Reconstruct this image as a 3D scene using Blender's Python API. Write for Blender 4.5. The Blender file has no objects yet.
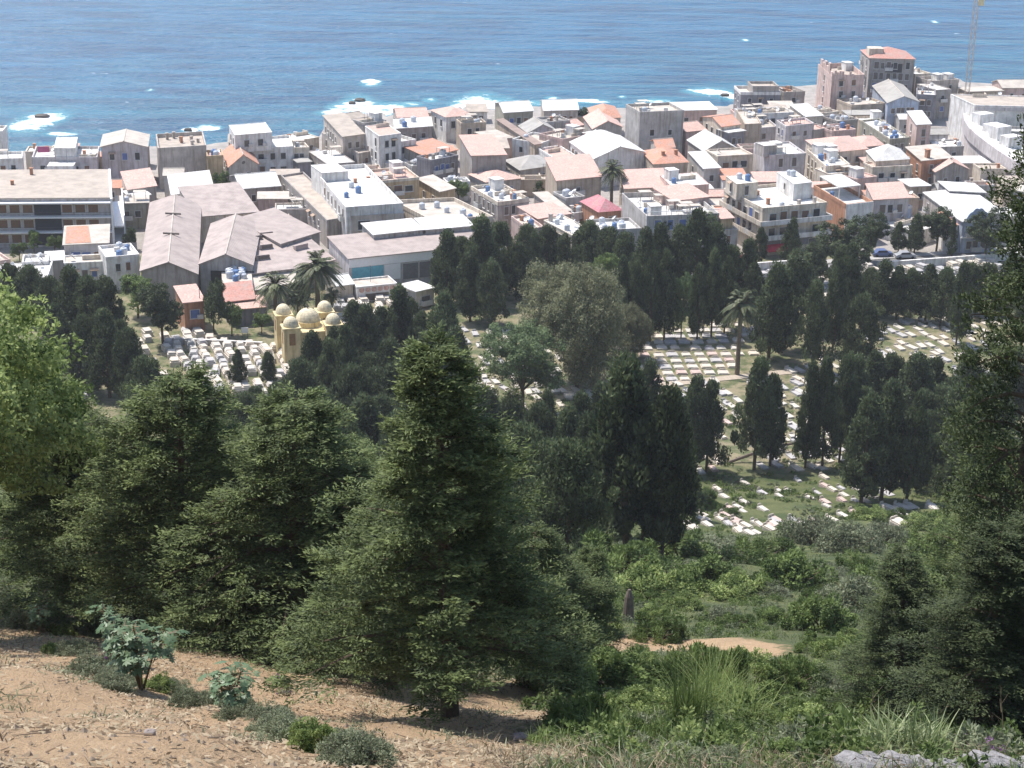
import bpy, math, random
import numpy as np
from math import radians, sin, cos, tan, atan, atan2, pi, sqrt, floor
from mathutils import Vector, Matrix

SC = bpy.context.scene
# ------------------------------------------------------------------ camera, sky, sun, exposure
HAZE = 0.00014
F = 1800.0; PITCH = 20.2; ROLL = 1.0; CAMZ = 100.0
cam_d = bpy.data.cameras.new('camera'); cam = bpy.data.objects.new('camera', cam_d); SC.collection.objects.link(cam)
cam_d.sensor_width = 36.0; cam_d.lens = 36.0 * F / 1024.0; cam_d.clip_end = 30000; cam_d.clip_start = 0.5
ROT = Matrix.Rotation(radians(90 - PITCH), 3, 'X') @ Matrix.Rotation(radians(ROLL), 3, 'Z')
cam.matrix_world = Matrix.Translation((0, 0, CAMZ)) @ ROT.to_4x4()
SC.camera = cam

SUN_EL = 64.0
SUN_DIR = Vector((-0.80, 0.60)).normalized()           # horizontal direction towards the sun
W = bpy.data.worlds.new('World'); SC.world = W; W.use_nodes = True
nt = W.node_tree; bg = nt.nodes['Background']
sky = nt.nodes.new('ShaderNodeTexSky'); sky.sky_type = 'NISHITA'; sky.sun_disc = False
sky.sun_elevation = radians(SUN_EL); sky.sun_rotation = atan2(SUN_DIR.x, SUN_DIR.y)
sky.air_density = 1.0; sky.dust_density = 1.3; sky.ozone_density = 1.0
nt.links.new(sky.outputs[0], bg.inputs[0]); bg.inputs[1].default_value = 0.15
sd = bpy.data.lights.new('sun', 'SUN'); sun = bpy.data.objects.new('sun', sd); SC.collection.objects.link(sun)
sd.energy = 4.2; sd.angle = radians(0.5); sd.color = (1.0, 0.955, 0.90)
sv = Vector((SUN_DIR.x * cos(radians(SUN_EL)), SUN_DIR.y * cos(radians(SUN_EL)), sin(radians(SUN_EL))))
sun.rotation_euler = sv.to_track_quat('Z', 'Y').to_euler()
SC.view_settings.view_transform = 'Standard'; SC.view_settings.look = 'None'
SC.view_settings.exposure = 0.56; SC.view_settings.gamma = 1.0; SC.view_settings.use_curve_mapping = False
SC.cycles.max_bounces = 6; SC.cycles.diffuse_bounces = 3; SC.cycles.glossy_bounces = 2
SC.cycles.transmission_bounces = 3; SC.cycles.transparent_max_bounces = 4; SC.cycles.volume_bounces = 0
SC.cycles.use_denoising = True; SC.cycles.use_adaptive_sampling = False

RNP = np.array([[ROT[i][j] for j in range(3)] for i in range(3)])
def unproj(px, py, z):
    d = RNP @ np.array([(px - 512) / F, -(py - 384) / F, -1.0])
    t = (z - CAMZ) / d[2]
    return np.array([d[0] * t, d[1] * t])
def project(x, y, z):
    p = RNP.T @ np.array([x, y, z - CAMZ])
    return 512 + F * p[0] / -p[2], 384 - F * p[1] / -p[2]
def projectN(P):
    p = (P - np.array([0, 0, CAMZ])) @ RNP
    return 512 + F * p[:, 0] / -p[:, 2], 384 - F * p[:, 1] / -p[:, 2]

# ------------------------------------------------------------------ terrain height
PROF = np.array([(-60, 124), (0, 98.3), (8, 94.2), (22, 86), (36, 78.4), (56, 68.3), (75, 60), (120, 41), (165, 22.5), (200, 9.5), (225, 3.2), (250, 0.5), (262, 0), (9000, 0)], float)
COASTPX = [(-120, 160), (0, 160), (60, 159), (110, 156), (160, 153), (220, 150), (290, 147), (322, 139), (350, 133), (390, 122), (430, 118), (500, 114), (560, 114), (620, 117), (680, 117), (722, 115), (738, 104), (770, 97), (820, 90), (860, 78), (900, 78), (920, 84), (1000, 90), (1100, 92)]
cst = np.array([unproj(x, y, -3.0) for x, y in COASTPX]); cst = cst[np.argsort(cst[:, 0])]
def coastY(X): return np.interp(X, cst[:, 0], cst[:, 1])
def hgt(X, Y):
    X = np.asarray(X, float); Y = np.asarray(Y, float)
    z = np.interp(Y, PROF[:, 0], PROF[:, 1])
    near = np.clip(1 - (Y - 60) / 60, 0, 1)
    z = z + near * np.clip((Y - 13) / 20, 0, 1) * 0.11 * np.clip(-X, 0, 22) - near * 0.06 * np.clip(X - 2, 0, 25)
    sl = np.clip((262 - Y) / 60, 0, 1)
    z = z + sl * (0.35 * np.sin(X * 0.31 + 1.3 * np.sin(Y * 0.17)) * np.sin(Y * 0.23 + 0.7) + 0.16 * np.sin(X * 0.83 + Y * 0.4) * np.sin(Y * 0.9 - X * 0.3))
    near2 = np.clip((45 - Y) / 15, 0, 1)
    z = z + near2 * 0.10 * np.abs(np.sin(X * 1.1 - Y * .35 + .8 * np.sin(Y * .6)))
    z = z + near2 * 0.07 * (np.sin(X * 2.1 + Y * 1.3) + np.sin(Y * 2.7 - X * 1.1) * np.sin(X * 3.3))
    c = coastY(X) + 2.5 * np.sin(X * 0.25) + 1.5 * np.sin(X * 0.71)
    k = np.clip((Y - c + 5) / 9, 0, 1); k = k * k * (3 - 2 * k)
    return z * (1 - k) + k * (-9.0) + (k > 0) * (k < 1) * 0.8 * np.sin(X * 1.3) * np.sin(Y * 1.1)
def hz(x, y): return float(hgt(x, y))
def ground(px, py):
    z = 30.0 if py > 480 else 0.0
    lo, hi = 6.0, 700.0
    d = RNP @ np.array([(px - 512) / F, -(py - 384) / F, -1.0])
    ts = np.linspace(6, 700, 3000)
    P = d[None] * ts[:, None]
    below = (P[:, 2] + CAMZ) < hgt(P[:, 0], P[:, 1])
    i = int(np.argmax(below)) if below.any() else len(ts) - 1
    return float(P[i, 0]), float(P[i, 1]), hz(P[i, 0], P[i, 1])

# ------------------------------------------------------------------ materials
MATS = {}
def newmat(name):
    m = bpy.data.materials.new(name); m.use_nodes = True
    return m, m.node_tree, m.node_tree.nodes['Principled BSDF']
def nd(t, kind, **kw):
    n = t.nodes.new(kind)
    for k, v in kw.items(): setattr(n, k, v)
    return n
def mixc(t, fac, a, b, mode='MIX'):
    n = nd(t, 'ShaderNodeMix', data_type='RGBA', blend_type=mode)
    for i, v in ((0, fac), (6, a), (7, b)):
        if hasattr(v, 'is_output'): t.links.new(v, n.inputs[i])
        elif i == 0: n.inputs[0].default_value = v
        else: n.inputs[i].default_value = (v[0], v[1], v[2], 1)
    return n.outputs[2]
def mth(t, op, a, b=None, c=None, clamp=False):
    n = nd(t, 'ShaderNodeMath', operation=op); n.use_clamp = clamp
    for i, v in enumerate((a, b, c)):
        if v is None: continue
        if hasattr(v, 'is_output'): t.links.new(v, n.inputs[i])
        else: n.inputs[i].default_value = v
    return n.outputs[0]
def noise(t, scale, vec=None, detail=4, rough=0.6):
    n = nd(t, 'ShaderNodeTexNoise'); n.inputs['Scale'].default_value = scale; n.inputs['Detail'].default_value = detail; n.inputs['Roughness'].default_value = rough
    if vec is not None: t.links.new(vec, n.inputs['Vector'])
    return n.outputs['Fac']
def ramp(t, v, lo, hi):
    n = nd(t, 'ShaderNodeMapRange'); t.links.new(v, n.inputs[0]); n.inputs[1].default_value = lo; n.inputs[2].default_value = hi
    return n.outputs[0]
def geo_pos(t, scale=(1, 1, 1)):
    g = nd(t, 'ShaderNodeNewGeometry'); m = nd(t, 'ShaderNodeMapping'); m.inputs['Scale'].default_value = scale
    t.links.new(g.outputs['Position'], m.inputs['Vector']); return m.outputs[0]
def bump(t, p, h, strength, dist=0.1):
    b = nd(t, 'ShaderNodeBump'); b.inputs['Strength'].default_value = strength; b.inputs['Distance'].default_value = dist
    t.links.new(h, b.inputs['Height']); t.links.new(b.outputs[0], p.inputs['Normal'])

WALLC = dict(white=(.80, .78, .75), cream=(.72, .63, .52), grey=(.48, .46, .44), lav=(.60, .56, .56), ochre=(.56, .42, .26), brick=(.50, .26, .16), tan=(.52, .43, .34), pink=(.64, .48, .43), stone=(.42, .38, .35), dark=(.27, .26, .28), blue=(.46, .53, .66), olive=(.38, .36, .29), yellow=(.78, .64, .36), beige=(.55, .49, .44))
ROOFC = dict(white=(.69, .675, .64), cream=(.56, .50, .43), tile=(.56, .26, .17), pinktile=(.62, .38, .31), corr=(.43, .355, .325), grey=(.40, .38, .35), brown=(.34, .25, .21), red=(.52, .19, .21), tan=(.47, .40, .335), rust=(.48, .23, .18), dgrey=(.24, .23, .23))
def wall(c):
    k = 'wall_' + c
    if k in MATS: return MATS[k]
    m, t, p = newmat(k); col = WALLC[c]
    n1 = noise(t, .55, geo_pos(t)); n2 = noise(t, 1.0, geo_pos(t, (1.6, 1.6, .16)), 5)
    d1 = tuple(v * .66 for v in col); d2 = (col[0] * .50, col[1] * .45, col[2] * .40)
    c1 = mixc(t, ramp(t, n1, .35, .7), col, d1)
    c2 = mixc(t, mth(t, 'MULTIPLY', ramp(t, n2, .48, .66), .8), c1, d2)
    t.links.new(c2, p.inputs['Base Color']); p.inputs['Roughness'].default_value = .9
    bump(t, p, noise(t, 6, geo_pos(t)), .3, .05)
    MATS[k] = m; return m
def roofm(c):
    k = 'roof_' + c
    if k in MATS: return MATS[k]
    m, t, p = newmat(k); col = ROOFC[c]
    n1 = noise(t, .45, geo_pos(t), 5); n2 = noise(t, 3.0, geo_pos(t), 4)
    oi = nd(t, 'ShaderNodeObjectInfo')
    a = tuple(v * .68 for v in col)
    if c in ('tile', 'pinktile', 'rust', 'red'):
        c1 = mixc(t, ramp(t, n2, .35, .65), tuple(v * .72 for v in col), (min(1, col[0] * 1.18), col[1] * 1.3, col[2] * 1.35))
        c2 = mixc(t, mth(t, 'MULTIPLY', ramp(t, n1, .45, .7), .75), c1, (.38, .31, .27))
    else:
        c1 = mixc(t, ramp(t, n1, .4, .68), col, a)
        c2 = mixc(t, mth(t, 'MULTIPLY', ramp(t, n2, .5, .72), .55), c1, (.30, .265, .23))
    c3 = mixc(t, mth(t, 'MULTIPLY', oi.outputs['Random'], .18), c2, tuple(v * .6 for v in col))
    t.links.new(c3, p.inputs['Base Color']); p.inputs['Roughness'].default_value = .85
    if c in ('tile', 'pinktile', 'rust', 'red', 'corr', 'brown'):
        tc = nd(t, 'ShaderNodeTexCoord'); w = nd(t, 'ShaderNodeTexWave'); w.inputs['Scale'].default_value = .9 if c == 'corr' else 1.3; w.inputs['Distortion'].default_value = .4
        t.links.new(tc.outputs['Object'], w.inputs['Vector']); bump(t, p, w.outputs['Fac'], .35, .06)
    else: bump(t, p, n2, .25, .05)
    MATS[k] = m; return m
def plain(k, col, rough=.7, metal=0, var=.25, scale=2.0):
    if k in MATS: return MATS[k]
    m, t, p = newmat(k)
    c = mixc(t, ramp(t, noise(t, scale, geo_pos(t)), .35, .7), col, tuple(v * (1 - var) for v in col))
    t.links.new(c, p.inputs['Base Color']); p.inputs['Roughness'].default_value = rough; p.inputs['Metallic'].default_value = metal
    MATS[k] = m; return m
def leafm(k, dark, light, trans=.28, rough=.65, haz=0):
    m, t, p = newmat(k)
    at = nd(t, 'ShaderNodeAttribute', attribute_name='tint'); oi = nd(t, 'ShaderNodeObjectInfo')
    c = mixc(t, at.outputs['Fac'], dark, light)
    c = mixc(t, mth(t, 'MULTIPLY', oi.outputs['Random'], .45), c, tuple(v * .62 for v in dark))
    t.links.new(c, p.inputs['Base Color']); p.inputs['Roughness'].default_value = rough
    p.inputs['Specular IOR Level'].default_value = .3
    tr = nd(t, 'ShaderNodeBsdfTranslucent'); t.links.new(c, tr.inputs[0]); mx = nd(t, 'ShaderNodeMixShader'); mx.inputs[0].default_value = trans
    out = t.nodes['Material Output']; t.links.new(p.outputs[0], mx.inputs[1]); t.links.new(tr.outputs[0], mx.inputs[2]); t.links.new(mx.outputs[0], out.inputs[0])
    MATS[k] = m; return m
GLASS = plain('window_glass', (.035, .04, .05), .15, var=.3)
FRAME = plain('frame_paint', (.62, .60, .57), .6)
SHUT = plain('shutter_paint', (.16, .13, .11), .7)
WOOD = plain('bark', (.13, .09, .06), .9, var=.5, scale=4)
METAL = plain('dark_metal', (.09, .09, .10), .5)
WHITEP = plain('white_paint', (.80, .80, .80), .5, var=.08)
L_CON = leafm('foliage_conifer', (.026, .044, .014), (.25, .31, .11), .34)
L_CON_LIT = leafm('foliage_conifer_lit_tip', (.035, .055, .015), (.19, .22, .06), .3)  # yellow-green stands in for sunlight on the centre tree's tip
L_SOFT = leafm('foliage_soft', (.07, .11, .045), (.27, .36, .16), .35)
L_DRK = leafm('foliage_dark_conifer', (.016, .028, .012), (.13, .165, .06), .25)  # darker green than the other conifer foliage
L_CYP = leafm('foliage_cypress', (.018, .032, .016), (.19, .235, .11), .32)
L_EUC = leafm('foliage_eucalyptus', (.10, .11, .055), (.34, .35, .20), .35)
L_BRT = leafm('foliage_bright', (.055, .10, .018), (.44, .52, .19), .45)
L_MID = leafm('foliage_mid', (.05, .085, .022), (.25, .33, .10), .32)
L_GRY = leafm('foliage_greygreen', (.09, .11, .055), (.34, .37, .23), .3)
L_PLM = leafm('foliage_palm', (.04, .06, .02), (.17, .19, .085), .2, .5)
L_CAS = leafm('foliage_castor', (.06, .12, .05), (.32, .43, .25), .3, .4)
L_DRY = leafm('dry_stalks', (.17, .11, .06), (.52, .43, .29), .2)
L_PUR = leafm('purple_petals', (.22, .10, .24), (.42, .24, .44), .3)

# ------------------------------------------------------------------ object helpers
COL = SC.collection
class MB:
    def __init__(s): s.v = []; s.f = []; s.m = []
    def add(s, vs, fs, mi=0):
        o = len(s.v); s.v += [tuple(map(float, q)) for q in vs]; s.f += [tuple(i + o for i in f) for f in fs]; s.m += [mi] * len(fs); return s
    def box(s, x0, x1, y0, y1, z0, z1, mi=0, top=True, bot=False):
        fs = [(0, 1, 5, 4), (1, 2, 6, 5), (2, 3, 7, 6), (3, 0, 4, 7)]
        if top: fs.append((4, 5, 6, 7))
        if bot: fs.append((3, 2, 1, 0))
        return s.add([(x0, y0, z0), (x1, y0, z0), (x1, y1, z0), (x0, y1, z0), (x0, y0, z1), (x1, y0, z1), (x1, y1, z1), (x0, y1, z1)], fs, mi)
    def ring(s, x0, x1, y0, y1, z0, z1, th, mi=0):
        o = [(x0, y0), (x1, y0), (x1, y1), (x0, y1)]; i = [(x0 + th, y0 + th), (x1 - th, y0 + th), (x1 - th, y1 - th), (x0 + th, y1 - th)]
        vs = [(a, b, z0) for a, b in o] + [(a, b, z1) for a, b in o] + [(a, b, z0) for a, b in i] + [(a, b, z1) for a, b in i]
        fs = []
        for k in range(4):
            n = (k + 1) % 4
            fs += [(k, n, n + 4, k + 4), (k + 4, n + 4, n + 12, k + 12), (n + 8, k + 8, k + 12, n + 12)]
        return s.add(vs, fs, mi)
    def lathe(s, prof, n=16, cx=0, cy=0, mi=0, ph=0):
        vs = []; fs = []
        for r, z in prof:
            for k in range(n): vs.append((cx + r * cos(2 * pi * k / n + ph), cy + r * sin(2 * pi * k / n + ph), z))
        for j in range(len(prof) - 1):
            for k in range(n): fs.append((j * n + k, j * n + (k + 1) % n, (j + 1) * n + (k + 1) % n, (j + 1) * n + k))
        fs.append(tuple((len(prof) - 1) * n + k for k in range(n)))
        return s.add(vs, fs, mi)
    def tube(s, pts, rad, n=6, mi=0):
        pts = [Vector(p) for p in pts]; vs = []; fs = []
        for i, p in enumerate(pts):
            d = (pts[min(i + 1, len(pts) - 1)] - pts[max(i - 1, 0)]).normalized()
            a = d.cross(Vector((0, 0, 1)) if abs(d.z) < .95 else Vector((1, 0, 0))).normalized(); b = d.cross(a)
            r = rad[i] if hasattr(rad, '__len__') else rad
            for k in range(n):
                q = p + (a * cos(2 * pi * k / n) + b * sin(2 * pi * k / n)) * r; vs.append(tuple(q))
        for i in range(len(pts) - 1):
            for k in range(n): fs.append((i * n + k, i * n + (k + 1) % n, (i + 1) * n + (k + 1) % n, (i + 1) * n + k))
        fs.append(tuple((len(pts) - 1) * n + k for k in range(n))); fs.append(tuple(reversed(range(n))))
        return s.add(vs, fs, mi)
    def mesh(s, name, mats):
        me = bpy.data.meshes.new(name); me.from_pydata(s.v, [], s.f)
        for m in (mats if isinstance(mats, (list, tuple)) else [mats]): me.materials.append(m)
        if len(me.materials) > 1: me.polygons.foreach_set('material_index', s.m)
        me.update(); return me
def link(name, me, parent=None, loc=(0, 0, 0), rz=0.0, sc=None):
    o = bpy.data.objects.new(name, me); COL.objects.link(o); o.location = loc; o.rotation_euler = (0, 0, rz)
    if sc is not None: o.scale = sc if hasattr(sc, '__len__') else (sc, sc, sc)
    if parent is not None: o.parent = parent
    return o
def tag(o, label, cat, group=None, kind=None):
    if label: o['label'] = label
    if cat: o['category'] = cat
    if group: o['group'] = group
    if kind: o['kind'] = kind
    return o
ORD = 'first second third fourth fifth sixth seventh eighth ninth tenth eleventh twelfth thirteenth fourteenth fifteenth sixteenth seventeenth eighteenth nineteenth twentieth'.split()
def ordn(i):
    if i < 20: return ORD[i]
    t = ['twenty', 'thirty', 'forty', 'fifty', 'sixty', 'seventy', 'eighty', 'ninety']; j = i + 1
    tens = t[j // 10 - 2]
    return (tens[:-1] + 'ieth') if j % 10 == 0 else tens + '-' + ORD[j % 10 - 1]
def rows_mesh(name, P, mats, tint=None, smooth=False):
    N = len(P); me = bpy.data.meshes.new(name)
    me.vertices.add(N * 4); me.vertices.foreach_set('co', np.ascontiguousarray(P, dtype=np.float32).reshape(-1))
    me.loops.add(N * 4); me.loops.foreach_set('vertex_index', np.arange(N * 4, dtype=np.int32))
    me.polygons.add(N); me.polygons.foreach_set('loop_start', np.arange(0, N * 4, 4, dtype=np.int32)); me.polygons.foreach_set('loop_total', np.full(N, 4, dtype=np.int32))
    if tint is not None:
        a = me.attributes.new('tint', 'FLOAT', 'FACE'); a.data.foreach_set('value', np.clip(tint, 0, 1).astype(np.float32))
    me.materials.append(mats); me.update(calc_edges=True); return me

# ------------------------------------------------------------------ ground sheet
def lin(a, b, s): return np.arange(a, b, s)
gx = np.concatenate([lin(-420, -40, 5), lin(-40, -20, 1.2), lin(-20, 22, .5), lin(22, 60, 1.2), lin(60, 421, 5)])
gy = np.concatenate([lin(-4, 6, 2), lin(6, 60, .5), lin(60, 270, 2), lin(270, 430, 5), lin(430, 640, 2.5), lin(640, 760, 15)])
GX, GY = np.meshgrid(gx, gy); GZ = hgt(GX, GY)
me = bpy.data.meshes.new('ground'); nx, ny = len(gx), len(gy)
me.vertices.add(nx * ny); me.vertices.foreach_set('co', np.stack([GX, GY, GZ], -1).astype(np.float32).reshape(-1))
I = np.arange(nx * ny).reshape(ny, nx); Q = np.stack([I[:-1, :-1], I[:-1, 1:], I[1:, 1:], I[1:, :-1]], -1).reshape(-1, 4)
me.loops.add(Q.size); me.loops.foreach_set('vertex_index', Q.reshape(-1).astype(np.int32)); me.polygons.add(len(Q))
me.polygons.foreach_set('loop_start', np.arange(0, Q.size, 4, dtype=np.int32)); me.polygons.foreach_set('loop_total', np.full(len(Q), 4, dtype=np.int32)); me.update(calc_edges=True)
me.polygons.foreach_set('use_smooth', np.ones(len(Q), dtype=bool))
def dirtmask(X, Y):
    """1 where the bare tan earth lies: the near slope and the small clearing."""
    w = 1.6 * np.sin(X * .45 + 1) + 1.0 * np.sin(Y * .5 + X * .9)
    left = np.clip((.6 + .02 * (Y - 20) - X + w * .5) / 2.0, 0, 1) * np.clip((56 - Y + w) / 8, 0, 1)
    clear = np.clip(1.3 - np.hypot((X - 8.0) / 4.8, (Y - 73 + .8 * w) / 2.6), 0, 1) * 1.6
    return np.clip(np.maximum(left, clear), 0, 1)
a = me.attributes.new('earth', 'FLOAT', 'POINT'); a.data.foreach_set('value', dirtmask(GX, GY).reshape(-1).astype(np.float32))
cem = np.clip((GY - 228) / 10, 0, 1) * np.clip((GY - 0) / 10, 0, 1)
a = me.attributes.new('graveyard', 'FLOAT', 'POINT'); a.data.foreach_set('value', cem.reshape(-1).astype(np.float32))
town = np.clip((GY - 345 - .07 * GX) / 4, 0, 1)
a = me.attributes.new('town', 'FLOAT', 'POINT'); a.data.foreach_set('value', town.reshape(-1).astype(np.float32))
m, t, p = newmat('ground_cover')
gp = geo_pos(t)
nA = noise(t, .35, gp, 6); nB = noise(t, 2.2, gp, 6, .7); nC = noise(t, 14, gp, 5, .75)
earth = mixc(t, ramp(t, nB, .3, .7), (.58, .40, .235), (.46, .305, .17)); earth = mixc(t, mth(t, 'MULTIPLY', ramp(t, nC, .55, .7), .8), earth, (.52, .43, .31))
earth = mixc(t, mth(t, 'MULTIPLY', ramp(t, nA, .5, .7), .6), earth, (.31, .21, .125)); earth = mixc(t, mth(t, 'MULTIPLY', ramp(t, nC, .46, .32), .5), earth, (.24, .15, .085))
grass = mixc(t, ramp(t, nA, .35, .65), (.06, .085, .025), (.145, .155, .055)); grass = mixc(t, mth(t, 'MULTIPLY', ramp(t, nB, .5, .7), .7), grass, (.045, .07, .02))
grav = mixc(t, ramp(t, nA, .42, .58), (.10, .125, .045), (.30, .255, .155)); grav = mixc(t, ramp(t, nB, .5, .7), grav, (.18, .15, .10))
twn = mixc(t, ramp(t, nA, .35, .65), (.30, .275, .25), (.42, .38, .35))
def att(n): return nd(t, 'ShaderNodeAttribute', attribute_name=n).outputs['Fac']
c = mixc(t, att('graveyard'), grass, grav); c = mixc(t, att('town'), c, twn)
em = mth(t, 'ADD', att('earth'), mth(t, 'MULTIPLY', mth(t, 'SUBTRACT', nB, .5), .9)); c = mixc(t, ramp(t, em, .35, .6), c, earth)
sp = nd(t, 'ShaderNodeSeparateXYZ'); g = nd(t, 'ShaderNodeNewGeometry'); t.links.new(g.outputs['Position'], sp.inputs[0])
rk = ramp(t, sp.outputs['Z'], -.6, -2.0); c = mixc(t, rk, c, (.13, .105, .085))
t.links.new(c, p.inputs['Base Color']); p.inputs['Roughness'].default_value = .95
bump(t, p, mth(t, 'ADD', nB, mth(t, 'MULTIPLY', nC, .8)), .9, .22)
me.materials.append(m)
tag(link('ground', me), None, None, kind='structure')

# ------------------------------------------------------------------ sea
sme = MB().add([(-3500, 200, -5), (3500, 200, -5), (3500, 7000, -5), (-3500, 7000, -5)], [(0, 1, 2, 3)])
m, t, p = newmat('sea_water')
gp = geo_pos(t)
sp = nd(t, 'ShaderNodeSeparateXYZ'); g = nd(t, 'ShaderNodeNewGeometry'); t.links.new(g.outputs['Position'], sp.inputs[0])
shore = ramp(t, mth(t, 'SUBTRACT', sp.outputs['Y'], mth(t, 'MULTIPLY', sp.outputs['X'], .35)), 440, 640)
pat = noise(t, .018, geo_pos(t, (1, 1.6, 1)), 4)
shore2 = mth(t, 'ADD', shore, mth(t, 'MULTIPLY', mth(t, 'SUBTRACT', pat, .5), 1.1), clamp=True)
deep = mixc(t, shore2, (.034, .165, .225), (.024, .13, .25))
stre = noise(t, .085, geo_pos(t, (.30, 1.3, 1)), 6, .68)
deep = mixc(t, mth(t, 'MULTIPLY', ramp(t, stre, .40, .62), .8), deep, (.013, .05, .125))
FOAM = [(36, 122, 15, 7), (48, 118, 14, 5), (20, 126, 10, 4), (355, 105, 12, 7), (372, 110, 17, 6), (340, 107, 9, 3), (395, 108, 10, 4), (371, 83, 7, 2.5), (480, 103, 13, 8), (465, 106, 11, 6), (500, 105, 12, 6), (206, 127.5, 7, 2.2), (190, 130, 6, 2), (214, 128, 6, 1.6), (712, 92, 16, 3), (732, 96, 9, 3.5), (700, 91.5, 12, 2), (552, 98, 5, 1.2), (430, 100, 5, 1.5), (622, 97, 3, 1), (150, 90, 3, 1), (745, 40, 3, 1), (520, 103, 22, 2), (590, 101, 14, 1.5), (250, 139, 10, 1.4), (122, 147, 9, 1.5), (302, 134, 9, 1.5), (655, 101, 12, 1.5), (330, 113, 10, 2), (410, 104, 8, 1.6), (60, 134, 12, 1.5), (935, 22, 3, 1)]
fm = None
for fx, fy, rx, ry in FOAM:
    c0 = unproj(fx, fy, -5); c1 = unproj(fx + rx, fy, -5); c2 = unproj(fx, fy + ry, -5)
    ax = abs(c1[0] - c0[0]) * 1.4; ay = abs(c2[1] - c0[1]) * 1.4
    vx = mth(t, 'DIVIDE', mth(t, 'SUBTRACT', sp.outputs['X'], c0[0]), ax); vy = mth(t, 'DIVIDE', mth(t, 'SUBTRACT', sp.outputs['Y'], c0[1]), ay)
    e = mth(t, 'SUBTRACT', 1.0, mth(t, 'ADD', mth(t, 'MULTIPLY', vx, vx), mth(t, 'MULTIPLY', vy, vy)))
    fm = e if fm is None else mth(t, 'MAXIMUM', fm, e)
fm = mth(t, 'MAXIMUM', fm, -1.0)
fn = noise(t, .12, geo_pos(t, (.7, .8, 1)), 7, .75)
fmask = ramp(t, mth(t, 'ADD', fm, mth(t, 'MULTIPLY', mth(t, 'SUBTRACT', fn, .5), 7.0)), .35, 1.1)
halo = mth(t, 'MULTIPLY', ramp(t, fm, -1.0, .6), .55)
wc = mixc(t, halo, deep, (.10, .36, .42)); wc = mixc(t, fmask, wc, (.86, .90, .92))
caps = ramp(t, noise(t, .22, geo_pos(t, (.55, 1.0, 1)), 3, .5), .745, .79); wc = mixc(t, mth(t, 'MULTIPLY', caps, .7), wc, (.6, .72, .82))
t.links.new(wc, p.inputs['Base Color'])
t.links.new(mth(t, 'ADD', .22, mth(t, 'MULTIPLY', fmask, .6)), p.inputs['Roughness']); p.inputs['IOR'].default_value = 1.33; p.inputs['Specular IOR Level'].default_value = .3
w1 = noise(t, .10, geo_pos(t, (.45, 1.25, 1)), 5, .62); w2 = noise(t, .5, geo_pos(t, (.6, 1.2, 1)), 4, .6)
bump(t, p, mth(t, 'ADD', w1, mth(t, 'MULTIPLY', w2, .22)), .9, 4.0)
tag(link('sea', sme.mesh('sea', m)), None, None, kind='structure')

# ------------------------------------------------------------------ haze: one box of even pale air round everything
hb = bpy.data.meshes.new('haze'); x0, x1, y0, y1, z0, z1 = -3700, 3700, -40, 7300, -12, 106
hb.from_pydata([(x0, y0, z0), (x1, y0, z0), (x1, y1, z0), (x0, y1, z0), (x0, y0, z1), (x1, y0, z1), (x1, y1, z1), (x0, y1, z1)], [], [(3, 2, 1, 0), (4, 5, 6, 7), (0, 1, 5, 4), (1, 2, 6, 5), (2, 3, 7, 6), (3, 0, 4, 7)])
hm = bpy.data.materials.new('haze_air'); hm.use_nodes = True; ht = hm.node_tree; ht.nodes.remove(ht.nodes['Principled BSDF'])
hv = ht.nodes.new('ShaderNodeVolumePrincipled'); hv.inputs['Density'].default_value = HAZE; hv.inputs['Color'].default_value = (.88, .90, .95, 1); hv.inputs['Anisotropy'].default_value = .1
ht.links.new(hv.outputs[0], ht.nodes['Material Output'].inputs['Volume']); hb.materials.append(hm)
tag(link('haze', hb), None, None, None, 'stuff')
# ------------------------------------------------------------------ building kit
def share(*ms):
    for m_ in ms: m_['shared'] = 1
    return ms if len(ms) > 1 else ms[0]
WIN = {}
def winmesh(w, h, style):
    k = (w, h, style)
    if k not in WIN:
        a = MB(); f = .09
        for x0, x1, z0, z1 in ((-w / 2 - f, w / 2 + f, -f, 0), (-w / 2 - f, w / 2 + f, h, h + f), (-w / 2 - f, -w / 2, 0, h), (w / 2, w / 2 + f, 0, h)):
            a.box(x0, x1, -.10, .02, z0, z1, bot=True)
        a.box(-w / 2 - .16, w / 2 + .16, -.2, .02, -f - .08, -f - .002, bot=True)
        b = MB()
        if style == 'glass': b.box(-w / 2, w / 2, -.045, .0, 0, h)
        else: b.box(-w / 2, w / 2, -.055, .0, 0, h)
        WIN[k] = share(a.mesh('window', FRAME), b.mesh('pane', {'glass': GLASS, 'shut': SHUT, 'blue': plain('blue_shutter', (.10, .16, .38), .6), 'brown': plain('brown_shutter', (.20, .11, .07), .7)}[style]))
    return WIN[k]
DISH = MB().lathe([(.05, 0), (.25, .05), (.42, .14), (.5, .24), (.47, .24), (.3, .12), (.05, .05)], 12).mesh('satellite_dish', WHITEP)
DISHARM = MB().tube([(0, 0, -.9), (0, 0, -.02)], .05).mesh('mast', METAL)
TANK = MB().lathe([(.55, 0), (.6, .1), (.6, 1.0), (.5, 1.2), (.2, 1.28), (.2, 1.36)], 12).mesh('water_tank', plain('tank_plastic', (.55, .58, .62), .5))
TANKB = MB().lathe([(.5, 0), (.55, .1), (.55, 1.0), (.45, 1.2), (.2, 1.28), (.2, 1.36)], 12).mesh('water_tank', plain('tank_blue', (.12, .22, .42), .5))
CHIM = MB().box(-.3, .3, -.3, .3, 0, 1.3).box(-.38, .38, -.38, .38, 1.3, 1.42, bot=True).mesh('chimney', wall('brick'))
CHIM2 = MB().box(-.3, .3, -.3, .3, 0, 1.3).box(-.38, .38, -.38, .38, 1.3, 1.42, bot=True).mesh('chimney', wall('beige'))
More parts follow.
